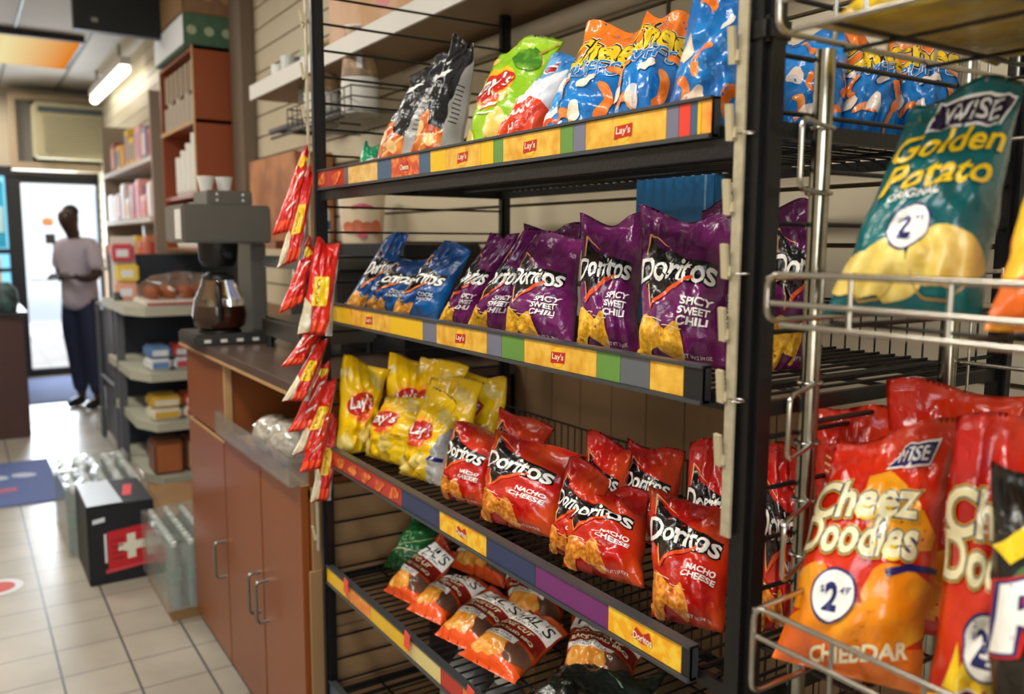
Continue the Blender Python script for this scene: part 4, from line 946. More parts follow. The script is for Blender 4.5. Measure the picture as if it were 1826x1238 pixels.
HL = ['topmost red snack bag hanging from the far clip strip', 'second red snack bag from the top of the hanging chain', 'red snack bag hanging just left of the one with a big yellow label', 'red hanging snack bag facing the aisle with a big yellow label', 'red hanging snack bag below the big yellow label bag, beside the counter edge',
      'red hanging snack bag level with the top of the open cubby', 'red hanging snack bag with yellow label in the lower half of the chain', 'long red hanging snack bag beside the left end yellow bag', 'red hanging snack bag just above the lowest one', 'lowest red snack bag of the hanging chain']
for k, cs in enumerate(HANG):
    chip_bag('hanging_snack_bag', cs, .032, 200+k*7, 'hanging_red' if k in (1, 3, 5, 7, 9) else 'hanging_red_plain', HL[k], 'red snack bags on the clip strip', 'snack bag', crush=1.8)

# ------------------------------------------------------------------ chrome basket rack
cr = empty('basket_rack', (.78, .35, 0), 'chrome wire basket rack with snack bags at the right edge', 'rack')
TX, TY = .757, .578
for (x, y) in ((TX, TY), (1.02, TY), (TX, -.25), (1.02, -.25)):
    MB().tube([(x, y, 0), (x, y, 1.575 if (x, y) == (TX, TY) else 1.9)], .0105, 14).build('upright_tube', chromeb, cr)
m = MB()
for k in range(9): y = TY-.02-k*.085; m.tube([(1.03, y, .2), (1.03, y, 1.9)], .002, 6)
for z in (.3, .75, 1.19, 1.235, 1.5, 1.8): m.tube([(1.03, TY, z), (1.03, -.3, z)], .0028, 6)
m.build('wire_back_panel', chrome, cr)
def rrect(pts, r, n=5):
    out = []; N = len(pts)
    for i, p in enumerate(pts):
        p = Vector(p)
        if i in (0, N-1): out.append(p); continue
        a = (Vector(pts[i-1])-p).normalized(); b = (Vector(pts[i+1])-p).normalized()
        for k in range(n+1):
            t = k/n; out.append((p+a*r)*(1-t)**2 + p*2*t*(1-t) + (p+b*r)*t*t)
    return out
for bi, (zf, hh, xf) in enumerate(((1.557, .062, .60), (1.309, .044, .60), (.958, .088, .60), (.60, .06, .60))):
    yl = .507; yr = -.3; xb = 1.01
    m = MB()
    # end loop + rails: one bent wire
    m.tube(rrect([(xf, yr, zf+hh), (xf, yl, zf+hh), (xf, yl, zf+.002), (xb, yl, zf+.002)], .014), .0028, 8)
    zm = 1.018 if bi == 2 else zf+hh*.42
    m.tube([(xf, yr, zm), (xf, yl-.004, zm)], .0026, 8)
    m.tube([(xf, yr, zf), (xf, yl-.016, zf)], .0028, 8)
    for k in range(9): y = yl-.083-k*.082; m.tube([(xf+.001, y, zf), (xf+.001, y, zf+hh)], .0024, 6)
    m.build('basket_front', chrome, cr)
    m = MB()
    m.tube(rrect([(xf, yl, zf+hh-.004), (TX, yl+.01, zf+hh-.004), (xb, yl+.01, zf+hh-.004)], .01), .0026, 6)
    for k in range(5): m.tube([(xf+.08+.08*k, yl+.003, zf), (xf+.08+.08*k, yl+.003, zf+hh)], .002, 6)
    m.build('basket_side', chrome, cr)
    m = MB(); 
    for k in range(3): m.tube([(xf+.13*k+.09, yr, zf-.003), (xf+.13*k+.09, yl, zf-.003)], .002, 6)
    for k in range(7): m.tube([(xf, yl-.05-k*.12, zf-.0), (xb, yl-.05-k*.12, zf-.0)], .0024, 6)
    m.build('basket_floor', mat('dark_wire', '#3a3833', .35, metal=.8), cr)
for z0, z1 in ((1.431, 1.497), (1.167, 1.232), (1.042, 1.104)):
    m = MB().tube(rrect([(TX+.008, TY-.006, z1), (.672, .535, z1), (.672, .535, z0), (TX+.008, TY-.006, z0)], .012), .0026, 8)
    m.tube([(TX+.0125*math.cos(t), TY+.0125*math.sin(t), z1) for t in [i*PI/8 for i in range(17)]], .002, 6).tube([(TX+.0125*math.cos(t), TY+.0125*math.sin(t), z0) for t in [i*PI/8 for i in range(17)]], .002, 6)
    m.build('hook_loop', chrome, cr)
for z in (.9, 1.19): MB().tube([(.757, .572, z), (1.02, .572, z)], .003, 6).build('cross_bar', MATS['dark_wire'], cr)
# ------------------------------------------------------------------ wooden counter with coffee things
cx0, cx1, cy0, cy1 = .655, 1.262, 1.925, 3.10
cab = MB().box((cx0+.02, cy0, .07), (cx1, cy0+.018, 1.018)).box((cx0+.02, cy1-.018, .07), (cx1, cy1, 1.018)).box((cx0+.02, cy0, .07), (cx1, cy1, .09)).box((cx0+.02, cy0, .765), (cx1, cy1, .785)).box((cx1-.012, cy0, .07), (cx1, cy1, 1.018))
cab.box((cx0+.02, 2.60, .785), (cx1, 2.62, 1.018)).box((cx0+.06, cy0+.01, 0), (cx1, cy1-.01, .07))
cab = cab.build('wooden_counter', woodm, label='long brown wooden counter with doors and open cubby left of the snack rack', cat='counter')
for (ya, yb, hy, lab) in ((2.632, 3.098, 2.72, None), (2.258, 2.624, 2.33, None), (1.927, 2.250, 2.205, None)):
    zt = .757 if ya > 2.6 else .795
    d = MB().box((cx0, ya, .045), (cx0+.019, yb, zt), 0, .002).build('door', woodm, cab)
    MB().box((cx0, ya, zt), (cx0+.02, yb, zt+.004)).build('door_edge', edgem, d)
    hz = .435 if ya > 2.6 else .46
    hy2 = {2.632: 2.665, 2.258: 2.292, 1.927: 2.222}[ya]
    MB().tube(rrect([(cx0, hy2, hz), (cx0-.032, hy2, hz), (cx0-.032, hy2, hz-.115), (cx0, hy2, hz-.115)], .012), .0048, 8).build('handle', steel, d)
MB().box((cx0, 2.60, .775), (cx0+.018, 3.098, 1.018), 0, .002).build('drawer_front', woodm, cab)
MB().box((cx0-.002, 2.585, .79), (cx0+.018, 2.603, 1.016)).box((cx0-.002, cy0, 1.012), (cx0+.018, cy1, 1.022)).build('edge_strip', edgem, cab)
MB().box((cx0+.06, cy0, 0), (cx0+.07, cy1, .07)).build('toe_kick', steeld, cab)
wt = MB().box((cx0-.02, cy0-.01, 1.022), (cx1, cy1+.01, 1.052), 0, .003).build('worktop', woodd, label='dark brown laminate worktop lying on the wooden counter', cat='worktop')
MB().box((cx0-.022, cy0-.01, 1.018), (cx0-.018, cy1+.01, 1.026)).build('worktop_edge', edgem, wt)
# clear tray pulled out of the cubby with wrapped things
m = MB().box((.628, cy0+.005, .800), (.633, 2.62, .865)).box((.628, cy0+.005, .797), (1.0, 2.62, .801)).box((.628, 2.615, .8), (1.0, 2.62, .865)).box((.628, cy0+.003, .8), (1.0, cy0+.008, .865))
m.build('clear_tray', mat('cloudy_acrylic', '#b9b3a8', .12, trans=.6, alpha=.42), label='cloudy clear plastic tray sitting in the open cubby', cat='tray')
for k, (y, r_, lab) in enumerate(((2.12, .062, 'clear wrapped pale bundle in the cubby tray, nearest the hanging snack bags'), (2.27, .055, 'clear wrapped pale bundle in the cubby tray, farther one'))):
    m = MB(); prof = [(0, 0)]+[(r_*(math.sin(t)**.8)*(1+.05*math.sin(9*t)), r_*.95*(1-math.cos(t))) for t in [PI*(i+1)/9 for i in range(8)]]
    m.lathe((.70, y, .802), prof[1:], 18)
    rd = random.Random(k); m.v = [(x+rd.uniform(-.006, .006), yy+rd.uniform(-.006, .006), z) for x, yy, z in m.v]
    m.build('wrapped_bundle', mat('crumpled_wrap', '#b5aa9a', .15, trans=.3, coat=.5, col2='#e4ddd0', c2_scale=60), label=lab, cat='bundle', group='wrapped bundles in the tray')
boxobj('paper_slip', (.66, 2.36, .802), (.80, 2.50, .806), edgem, label='small tan card lying in the cubby tray', cat='card')

# cardboard between counter and rack
m = MB().box((.668, 1.885, 0), (1.15, 1.897, .80), 0).box((.655, 1.872, 0), (1.05, 1.884, .60), 0)
cb = m.build('cardboard_sheet', cardm, label='flattened brown cardboard standing between the counter and the rack', cat='cardboard')
m = MB()
for yy, zz in ((1.871, .12), (1.871, .30), (1.871, .45)): m.box((.70, yy-.001, zz), (1.0, yy, zz+.004))
m.build('printed_line', cardd, cb)
g = ell(0, 0, .02, .02); MB().add([(.72+p[0], 1.8705, .22+p[1]) for p in g[0]], g[1]).add([(.74+p[0]*1.5, 1.8705, .07+p[1]*1.5) for p in g[0]], g[1]).build('printed_mark', mat('card_ink', '#3b2f28', .7), cb)
# stored things under / behind the lowest shelves
for nm, a, b, m_, lab, cat_ in (('cardboard_box', (.96, 1.20, .312), (1.14, 1.62, .56), cardm, 'brown cardboard box on the lowest shelf behind the dark crate', 'box'),
                          ('dark_crate', (.93, 1.64, .312), (1.12, 1.80, .57), mat('crate_navy', '#15171f', .5), 'tall dark navy crate on the lowest rack shelf', 'crate'),
                          ('blue_carton', (1.125, 1.075, 1.222), (1.150, 1.285, 1.50), mat('carton_blue', '#2470a8', .4, noise_amt=.15), 'flat blue carton standing behind the largest purple bags', 'carton')):
    o = boxobj(nm, a, b, m_, bev=.003, label=lab, cat=cat_)
    if 'box' in nm: boxobj('tape', (a[0]-.001, a[1]+.18, a[2]+.02), (a[0], a[1]+.22, b[2]), edgem, o)
    if 'crate' in nm:
        for k in range(5): boxobj('rib', (a[0]-.004, a[1]+.01, a[2]+.05+k*.06), (a[0], b[1]-.01, a[2]+.06+k*.06), mat('crate_rib', '#222530', .5), o)
    if 'carton' in nm: boxobj('pale_line', (a[0]-.001, a[1]+.02, a[2]+.2), (a[0], a[1]+.025, b[2]), mat('carton_line', '#7fb4d8', .5), o)
for k, (y, lab) in enumerate(((1.43, 'grey plastic jug hanging low under the fourth shelf, farther one'), (1.29, 'grey plastic jug under the fourth shelf, nearer one'))):
    j = MB().lathe((.83, y, .312), [(.045, 0), (.06, .03), (.064, .12), (.055, .18), (.03, .22), (.02, .235)], 24).build('plastic_jug', mat('jug_grey', '#767a78', .4), label=lab, cat='jug', group='grey jugs on the lowest shelf')
    MB().lathe((.83, y, .547), [(.022, 0), (.022, .018)], 16).build('cap', plastw, j); MB().tube([(.83, y-.03, .52), (.80, y-.05, .50), (.79, y-.05, .44)], .007).build('handle', mat('jug_grey', '#767a78'), j)

# coffee brewer
cm = empty('coffee_brewer', (.72, 2.80, 1.052), 'grey steel coffee brewer with glass carafe standing on the far end of the counter', 'coffee maker')
MB().box((.575, 2.70, 1.372), (.845, 2.95, 1.49), 0, .006).build('brewer_head', mat('head_grey', '#6d6a64', .35, metal=.5), cm)
MB().box((.60, 2.72, 1.052), (.86, 2.95, 1.088), 0, .006).build('base_plate', steeld, cm)
MB().box((.80, 2.78, 1.088), (.85, 2.94, 1.372), 0, .004).build('column', mat('head_grey', '#6d6a64'), cm)
MB().lathe((.70, 2.79, 1.298), [(.045, 0), (.058, .02), (.062, .074)], 24).tube([(.70, 2.74, 1.345), (.70, 2.66, 1.335)], .010).build('brew_basket', mat('black_plastic', '#111214', .4), cm)
MB().lathe((.70, 2.80, 1.089), [(.066, 0), (.066, .007)], 24).build('hot_plate', mat('black_plastic', '#111214'), cm)
MB().box((.574, 2.72, 1.385), (.5755, 2.80, 1.475)).build('side_label', plastw, cm)
wp = MB().box((.66, 2.74, 1.49), (.80, 2.92, 1.535), 0, .004).build('upper_warmer', mat('head_grey', '#6d6a64'), cm)
for a, b in ((.69, 1.505), (.77, 1.505), (.69, 1.523), (.77, 1.523)): MB().lathe((a, 2.738, b), [(.0, -.005), (.005, 0), (0, .005)], 8).build('button', plastw, wp)
for k in range(4): boxobj('switch_light', (.63+k*.05, 2.717, 1.062), (.65+k*.05, 2.72, 1.072), plastw, cm)
cf = MB().lathe((.70, 2.80, 1.097), [(.058, 0), (.078, .012), (.084, .045), (.076, .095), (.052, .15), (.048, .17)], 32, cap=False).build('carafe', glassm, label='round glass coffee carafe on the brewer hot plate', cat='carafe')
MB().lathe((.70, 2.80, 1.099), [(.056, 0), (.0755, .012), (.0812, .045), (.0785, .075)], 32).build('coffee', mat('coffee_liquid', '#4a2210', .1, trans=.2), cf)
MB().lathe((.70, 2.80, 1.255), [(.050, 0), (.052, .012), (.030, .026)], 24).build('collar', mat('black_plastic', '#111214'), cf)
MB().tube([(.688, 2.752, 1.243), (.678, 2.715, 1.235), (.678, 2.708, 1.19), (.682, 2.722, 1.13)], .008).build('handle', mat('black_plastic', '#111214'), cf)
# warming drawer / second machine
em = empty('espresso_machine', (.93, 2.45, 1.052), 'low steel beverage machine on the counter behind the hanging snack bags', 'machine')
MB().box((.78, 2.26, 1.09), (1.01, 2.62, 1.15), 0, .01).build('drip_tray', steel, em)
MB().box((.90, 2.28, 1.15), (1.01, 2.60, 1.30), 0, .01).build('machine_body', steeld, em)
MB().box((.78, 2.26, 1.30), (1.01, 2.62, 1.335), 0, .01).build('top_shelf', steel, em)
for y in (2.34, 2.44, 2.54): MB().tube([(.86, y, 1.30), (.86, y, 1.24), (.85, y, 1.22)], .012).build('spout', chrome, em)
for x, y in ((.80, 2.28), (.80, 2.6), (.99, 2.28), (.99, 2.6)): MB().tube([(x, y, 1.052), (x, y, 1.09)], .01).build('foot', mat('black_plastic', '#111214'), em)
for (x, y), lab in (((.685, 2.85), 'small white paper cup on top of the coffee brewer, left'), ((.745, 2.86), 'small white paper cup on top of the coffee brewer, right')):
    MB().lathe((x, y, 1.536), [(.018, 0), (.026, .045), (.027, .048)], 20).build('paper_cup', plastw, label=lab, cat='cup', group='paper cups on the brewer')
# dark cabinet against the wall carrying the round tub
dc = MB().box((1.02, 2.10, 1.052), (1.262, 3.06, 1.372), 0, .004).build('dark_cabinet', mat('cabinet_black', '#17181b', .35), label='low black cabinet standing on the counter against the wall', cat='cabinet')
boxobj('door_gap', (1.018, 2.56, 1.06), (1.021, 2.565, 1.365), steeld, dc)
tb = MB().lathe((1.14, 2.665, 1.373), [(.066, 0), (.077, .155)], 32).build('round_tub', mat('tub_white', '#dcc9ad', .4), label='round cream tub with pink lettering on the black cabinet', cat='tub')
MB().lathe((1.14, 2.665, 1.528), [(.080, 0), (.080, .012), (.074, .014)], 32).build('lid', mat('tub_lid', '#e9dcc2', .4), tb)
def on_cyl(c, r, geo, a0, zc):
    return [(c[0]+r*math.cos(a0+p[0]/r), c[1]+r*math.sin(a0+p[0]/r), zc+p[1]) for p in geo[0]], geo[1]
aa = math.atan2(-2.6, -1.1)
for nm, geo, zc, m_ in (('print_band', merge(*[ell(-.05+.033*k, 0, .022, .018+.006*(k % 2), 0, 14) for k in range(4)]), 1.425, mat('tub_print', '#c96f4f', .5)), ('pink_lettering', stroke([(-.035, -.005), (0, .004), (.035, -.004)], .012), 1.492, mat('tub_pink', '#c8546a', .5)), ('pink_mark', ell(.0, 0, .014, .012), 1.40, mat('tub_pink', '#c8546a'))):
    v, f = on_cyl((1.14, 2.665), .0785 if zc > 1.45 else .0765, geo, aa, zc); MB().add(v, f).build(nm, m_, tb)
bt = MB().lathe((1.09, 2.90, 1.373), [(.026, 0), (.028, .11), (.014, .13)], 18).build('squeeze_bottle', mat('bottle_white', '#cfd3d6', .35), label='small white bottle with yellow cap beside the round tub', cat='bottle')
MB().lathe((1.09, 2.90, 1.503), [(.016, 0), (.012, .035)], 14).build('cap', mat('cap_yellow', '#e7c21c', .4), bt)
MB().lathe((1.09, 2.90, 1.42), [(.0285, 0), (.0287, .03)], 18, cap=False).build('blue_band', mat('band_blue', '#31508c', .4), bt)

# white wall shelf with brown underside, cups in a wire basket under it
ws = MB().box((1.02, .9, 1.935), (1.268, 3.46, 1.975), 0).build('wall_shelf', mat('shelf_under', '#7d6346', .5, noise_amt=.1), label='long white edged shelf fixed high on the slat wall', cat='shelf')
boxobj('front_edge', (1.012, .9, 1.93), (1.02, 3.46, 1.985), mat('white_edge', '#cfccc6', .45), ws)
MB().tube([(1.235, 1.0, 1.90), (1.235, 2.5, 1.90)], .022, 12).build('pipe', mat('pipe_cream', '#b8ad9a', .4), ws)
kb = empty('wire_basket', (1.10, 2.66, 1.76), 'black wire basket of cup stacks hooked on the slat wall', 'basket')
m = MB()
for k in range(15): y = 2.38+.0405*k; m.tube([(.99, y, 1.762), (1.262, y, 1.762)], .0014, 5)
for z in (1.762, 1.80, 1.83): m.tube([(.99, 2.38, z), (.99, 2.95, z), (1.262, 2.95, z)], .0025, 5).tube([(.99, 2.38, z), (1.262, 2.38, z)], .0025, 5)
for k in range(12): y = 2.38+.0515*k; m.tube([(.99, y, 1.762), (.99, y, 1.83)], .002, 5)
m.build('basket_wires', blackm, kb)
kraft = mat('kraft_print', '#7f6650', .5, col2='#b79a78', c2_scale=25)
for k, (x, y, hh, lab) in enumerate(((1.07, 2.83, .225, 'brown printed paper cup stack, left one in the wire basket'), (1.07, 2.50, .255, 'brown printed paper cup stack, right one in the wire basket'))):
    o = MB().lathe((x, y, 1.765), [(.058, 0), (.058, .006)]+[(.055+.004*(q % 2), .008+.009*q) for q in range(12)], 24).build('cup_lid_stack', plastw, label=lab.replace('brown printed paper cup stack', 'stack of white rims under the brown cups'), cat='cups', group='white cup rims in the wire basket')
    o = MB().lathe((x, y, 1.875), [(.056, 0), (.044, hh-.115), (.044, hh-.112)], 24).build('paper_cup', kraft, label=lab, cat='cup', group='brown paper cups in the wire basket')
    MB().lathe((x, y, 1.875+hh-.112), [(.047, 0), (.047, .006)], 24).build('rim', plastw, o)
    v, f = on_cyl((x, y), .0535, poly((-.008, 0), (.008, 0), (.008, .07), (-.008, .07)), aa, 1.885+.01)
    MB().add([(px-.002, py-.002, pz) for px, py, pz in v], f).build('white_label', paperw, o)
pb_ = boxobj('peach_box', (1.06, 2.05, 1.976), (1.24, 2.72, 2.22), mat('peach_card', '#b98f62', .55, col2='#cfa98a', c2_scale=5), label='peach coloured carton on the wall shelf above the cup basket', cat='box')
MB().add([(1.0595, 2.3-p[0], 2.06+p[1]) for p in ell(0, 0, .05, .025)[0]], ell(0, 0, .05, .025)[1]).build('pink_spot', mat('spot_pink', '#c97a78', .5), pb_)
sm = [('white_cup', '#d8dcd8', 3.30, .03, .07), ('white_cup', '#c9cfcb', 3.19, .028, .085), ('small_jar', '#3f4440', 3.07, .02, .06), ('green_pack', '#97a070', 2.98, .03, .075), ('green_pack', '#8d9a60', 2.89, .028, .075)]
SL = ['white cup at the far end of the wall shelf', 'taller white cup beside the end cup on the wall shelf', 'small dark jar on the wall shelf beside the white cups', 'small pale green pack on the wall shelf left of the post', 'small pale green pack on the wall shelf nearest the post']
for (nm, c_, y, r_, hh), lab in zip(sm, SL):
    if 'pack' in nm:
        o = boxobj(nm, (1.06, y-r_, 1.976), (1.12, y+r_, 1.976+hh), mat('tone_'+c_[1:], c_, .5), bev=.004, label=lab, cat='pack')
        boxobj('label_patch', (1.0592, y-r_*.6, 1.99), (1.06, y+r_*.6, 2.02), paperw, o)
    else: MB().lathe((1.08, y, 1.976), [(r_*.75, 0), (r_, hh*.95), (r_*.9, hh)], 18).build(nm, mat('tone_'+c_[1:], c_, .5), label=lab, cat='cup' if 'cup' in nm else 'jar')
boxobj('tan_carton', (1.15, 2.86, 1.976), (1.25, 3.15, 2.09), mat('tan_card', '#a77f50', .6), label='tan carton against the slat wall behind the small packs', cat='box')
# slat wall hooks and steel rail left of the post
m = MB().tube([(1.06, 3.35, 1.80), (1.06, 2.55, 1.80)], .012, 8).tube([(1.06, 3.35, 1.775), (1.06, 2.5, 1.775)], .006, 8).tube([(1.06, 3.3, 1.80), (1.262, 3.3, 1.80)], .008, 8)
m.build('steel_rail', steeld, label='dark steel rail under the wall shelf beside the tall cabinet', cat='rail')
gb = MB().lathe((1.16, 3.14, 1.84), [(.05, 0), (.065, .10), (.065, .14)], 24).build('glass_jar', mat('jar_grey', '#8f8f86', .2, coat=.5), label='grey jar under the wall shelf near the tall cabinet', cat='jar')
MB().lathe((1.16, 3.14, 1.98-.0), [(.02, -.004), (.02, -.002)], 12).build('knob', steeld, gb)
oc_ = boxobj('orange_brown_carton', (1.10, 2.45, 1.38), (1.25, 3.05, 1.72), mat('rust_card', '#8f5a38', .6, col2='#b57a4d', c2_scale=6), label='rust brown carton behind the chain of red bags', cat='box')
oc_.location.y += .75
bsr = boxobj('carton_shelf', (1.0, 3.15, 1.35), (1.262, 3.85, 1.378), woodm, label='short brown shelf carrying the rust brown carton', cat='shelf')

# ------------------------------------------------------------------ tall brown cabinet with boxes and cups
tc_ = MB().box((1.03, 4.45, 1.32), (1.262, 4.468, 2.33)).box((1.03, 5.25, 1.32), (1.262, 5.27, 2.33)).box((1.03, 4.45, 2.312), (1.262, 5.27, 2.33)).box((1.03, 4.45, 1.96), (1.262, 5.27, 1.978)).box((1.03, 4.45, 1.60), (1.262, 5.27, 1.618)).box((1.25, 4.45, 1.32), (1.262, 5.27, 2.33)).build('tall_cabinet', mat('cabinet_rust', '#8f4524', .4, noise_amt=.1, noise_scale=2), label='tall rust brown open cabinet mounted on the wall above the far shelves', cat='cabinet')
MB().box((1.026, 4.45, 1.32), (1.03, 4.47, 2.33)).box((1.026, 4.47, 1.958), (1.03, 5.27, 1.98)).build('pale_edge', edgem, tc_)
for k in range(7):
    x = 1.04; y = 4.52+.10*k
    o = boxobj('small_carton', (x, y, 1.979), (x+.16, y+.085, 1.979+(.15 if k % 2 else .13)), mat('carton_grey', '#a79a8a', .6), bev=.003, label='grey cardboard carton number row low in the tall cabinet' if 0 else ['first', 'second', 'third', 'fourth', 'fifth', 'sixth', 'seventh'][k]+' grey beige carton from the near side in the lower row of the tall cabinet', cat='carton', group='cartons in the tall cabinet')
    boxobj('flap_line', (x-.001, y+.04, 1.985), (x, y+.044, 2.10), cardd, o)
for k in range(6):
    x = 1.045; y = 4.53+.115*k; zb = 2.131
    o = boxobj('small_carton', (x, y, zb), (x+.15, y+.09, 2.28), mat('carton_tan', '#93806a', .6), bev=.003, label=['first', 'second', 'third', 'fourth', 'fifth', 'sixth'][k]+' tan carton from the near side in the upper row of the tall cabinet', cat='carton', group='cartons in the tall cabinet')
    boxobj('flap_line', (x-.001, y+.04, zb+.01), (x, y+.044, 2.27), cardd, o)
for k in range(5):
    y = 4.56+.125*k; top = [.30, .32, .27, .25, .22][k]
    MB().lathe((1.10, y, 1.619), [(.03, 0)]+[(.042+.002*(q % 2), .02+.014*q) for q in range(int(top/.014))], 16).build('cup_stack', plastw, label=['nearest', 'second', 'third', 'fourth', 'farthest'][k]+' white cup stack standing in the tall cabinet', cat='cups', group='cup stacks in the tall cabinet')
# lower row of cup stacks that show below the shelf
for k in range(4):
    y = 4.56+.15*k
    MB().lathe((1.09, y, 1.34), [(.045, 0)]+[(.05+.002*(q % 2), .01+.014*q) for q in range(17)], 16).build('lid_stack', plastw, label=['nearest', 'second', 'third', 'farthest'][k]+' white lid stack below the shelf of the tall cabinet', cat='lids', group='lid stacks in the tall cabinet')
boxobj('cabinet_board', (1.035, 4.469, 1.325), (1.249, 5.249, 1.339), woodm, label='low board inside the tall cabinet under the lid stacks', cat='board')
# produce crates on top
for k, (z0, z1, c1, lab) in enumerate(((2.331, 2.49, '#4a6a50', 'green printed produce crate directly on the tall cabinet'), (2.492, 2.66, '#8b6a4b', 'brown produce crate on top of the green printed one'))):
    o = MB().box((1.0, 4.50, z0), (1.255, 5.2, z1), 0, .004).build('produce_crate', mat('crate_'+c1[1:], c1, .6, noise_amt=.2), label=lab, cat='crate', group='produce crates on the tall cabinet')
    MB().box((.998, 4.495, z0+.01), (1.0, 5.2, z1-.01)).build('pale_side', paperw if k == 0 else cardm, o)
    for q in range(3): MB().add([(1.04+.085*q+p[0], 4.497, (z0+z1)/2+p[1]) for p in ell(0, 0, .024, .022)[0]], ell(0, 0, .024, .022)[1]).build('printed_fruit', mat('fruit_print', '#a8b79a' if k == 0 else '#9b8050', .6) if k == 0 else edgem, o)
boxobj('wall_column', (1.20, 4.22, 1.4), (1.262, 4.42, 2.849), mat('column_brown', '#6a5a4a', .6), label='brown boxed pipe on the wall beside the tall cabinet', cat='panel')

# ------------------------------------------------------------------ end shelf unit (gondola) facing the camera
gd = empty('display_shelving', (.98, 4.7, 0), 'grey display shelving with bakery goods beyond the wooden counter', 'shelving')
GX0, GX1, GY0, GY1 = .70, 1.26, 4.45, 5.35
MB().box((GX0+.05, GY1-.03, .08), (GX1, GY1, 1.30)).box((GX1-.02, GY0+.1, .08), (GX1, GY1, 1.30)).build('back_panel', mat('shelf_navy', '#1f2530', .5), gd)
MB().box((GX0+.02, GY1-.06, .0), (GX0+.06, GY1, 1.30)).box((GX0+.0, GY0+.55, .0), (GX0+.04, GY0+.59, 1.1)).build('upright', mat('upright_grey', '#54555c', .5), gd)
sg = mat('shelf_greige', '#a8a796', .45)
for z, x0, y0 in ((1.055, .68, 4.42), (.725, .70, 4.45), (.47, .72, 4.45), (.19, .74, 4.45)):
    m = MB(); pts = [(x0+.07, y0), (GX1, y0), (GX1, GY1), (x0, GY1), (x0, y0+.16)]
    n = len(pts); vs = [(px, py, z-.045) for px, py in pts]+[(px, py, z) for px, py in pts]
    m.add(vs, [tuple(range(n))[::-1], tuple(range(n, 2*n))]+[(i, (i+1) % n, n+(i+1) % n, n+i) for i in range(n)])
    m.build('shelf', sg, gd)
boxobj('base_box', (.72, 4.47, .0), (1.24, 5.3, .14), cardm, gd)
# bakery tray with dome
tr = MB().box((.76, 4.46, 1.056), (1.20, 4.80, 1.085), 0, .006).build('pastry_tray', mat('tray_white', '#d5d1c6', .4), label='white bakery tray with a red stripe on the top display shelf', cat='tray')
boxobj('red_stripe', (.77, 4.457, 1.062), (1.19, 4.46, 1.073), mat('stripe_red', '#a93a40', .5), tr)
bun = mat('pastry_brown', '#8a4a26', .6, noise_amt=.2, noise_scale=40)
k = 0
for yy in (4.53, 4.66):
    for q in range(5):
        o = MB().lathe((.82+.075*q, yy, 1.086), [(.028, 0), (.036, .02), (.034, .045), (.02, .062), (.0, .066)], 16).build('pastry', bun, label=['first', 'second', 'third', 'fourth', 'fifth'][q]+' brown glazed pastry from the left in the '+('front' if yy < 4.6 else 'back')+' row of the bakery tray', cat='pastry', group='brown pastries in the bakery tray')
MB().lathe((.97, 4.60, 1.086), [(.215, 0), (.21, .07), (.15, .115), (.02, .135)], 32, cap=False).build('clear_dome', mat('dome_plastic', '#ffffff', .06, trans=1., alpha=.35), label='clear plastic dome over the brown pastries', cat='dome lid')
# packets on the lower shelves
rd = random.Random(5)
PK = [(.728, [('#cfd2d6', '#5b7fae'), ('#c4c9cf', '#b8434d'), ('#d6cfd0', '#c13a4c'), ('#c9b6b0', '#9b3c43')], 'second'), (.473, [('#d5cdb9', '#c8a23a'), ('#d9d2c4', '#b9503f'), ('#bcd0de', '#2f7fae')], 'third'), (.193, [('#7a4a30', '#a5623a'), ('#6b4430', '#c4a27a'), ('#84563a', '#4e3324')], 'lowest')]
for z, L_, nm in PK:
    n = len(L_)
    for row in range(2 if z > .3 else 1):
        for q, (c1, c2) in enumerate(L_):
            x0 = .775+q*.47/n; x1 = x0+.47/n-.012; z0 = z+row*.062; hh = .06 if z > .3 else .17
            if row: c1, c2 = c2, c1
            o = MB().box((x0, 4.50+.01*q, z0+.0005), (x1, 4.68, z0+hh), 0, .012).build('snack_packet', mat('pk_'+c1[1:], c1, .35, noise_amt=.1), label='%s packet, %s from the left%s on the %s display shelf' % (dict(cfd2d6='pale grey', c4c9cf='silver grey', d6cfd0='pinkish white', c9b6b0='dusty pink', d5cdb9='cream', d9d2c4='ivory', bcd0de='pale blue').get(c1[1:], 'brown' if z < .3 else 'coloured'), ['first', 'second', 'third', 'fourth'][q], (' in the upper layer' if row else ' in the lower layer') if z > .3 else '', nm), cat='packet', group='packets on the %s display shelf' % nm)
            boxobj('print_patch', (x0+.015, 4.499+.01*q, z0+.012), (x1-.015, 4.50+.01*q, z0+hh-.018), mat('pk_'+c2[1:], c2, .35, noise_amt=.1), o)
# shelving along the wall behind, with bright packs
wu = empty('wall_shelving', (1.1, 6.6, 0), 'pale wall shelving crowded with bright packs toward the door', 'shelving')
LV = [(.55, .98), (.85, .96), (1.18, .94), (1.52, .98), (1.88, 1.0)]
m = MB()
for z, x0 in LV: m.box((x0, 5.45, z-.03), (1.262, 7.35, z))
m.build('shelf', mat('shelf_white_pink', '#c9c0ba', .5), wu)
for y_ in (5.42, 7.35): boxobj('side_panel', (1.0, y_, .0), (1.262, y_+.03, 2.25), mat('panel_tan', '#8d7d6b', .6), wu)
cols = ['#d98a2b', '#c23a34', '#d9c9c6', '#b98fb0', '#e0b43a', '#8a2f3a', '#d7d2cc', '#c77b5a', '#6f86a8', '#e3a39a']
cn = ['orange', 'red', 'off white', 'lilac', 'yellow', 'wine red', 'pale grey', 'terracotta', 'dusty blue', 'rose']
sn_ = ['lowest', 'second', 'third', 'fourth', 'fifth', 'top']
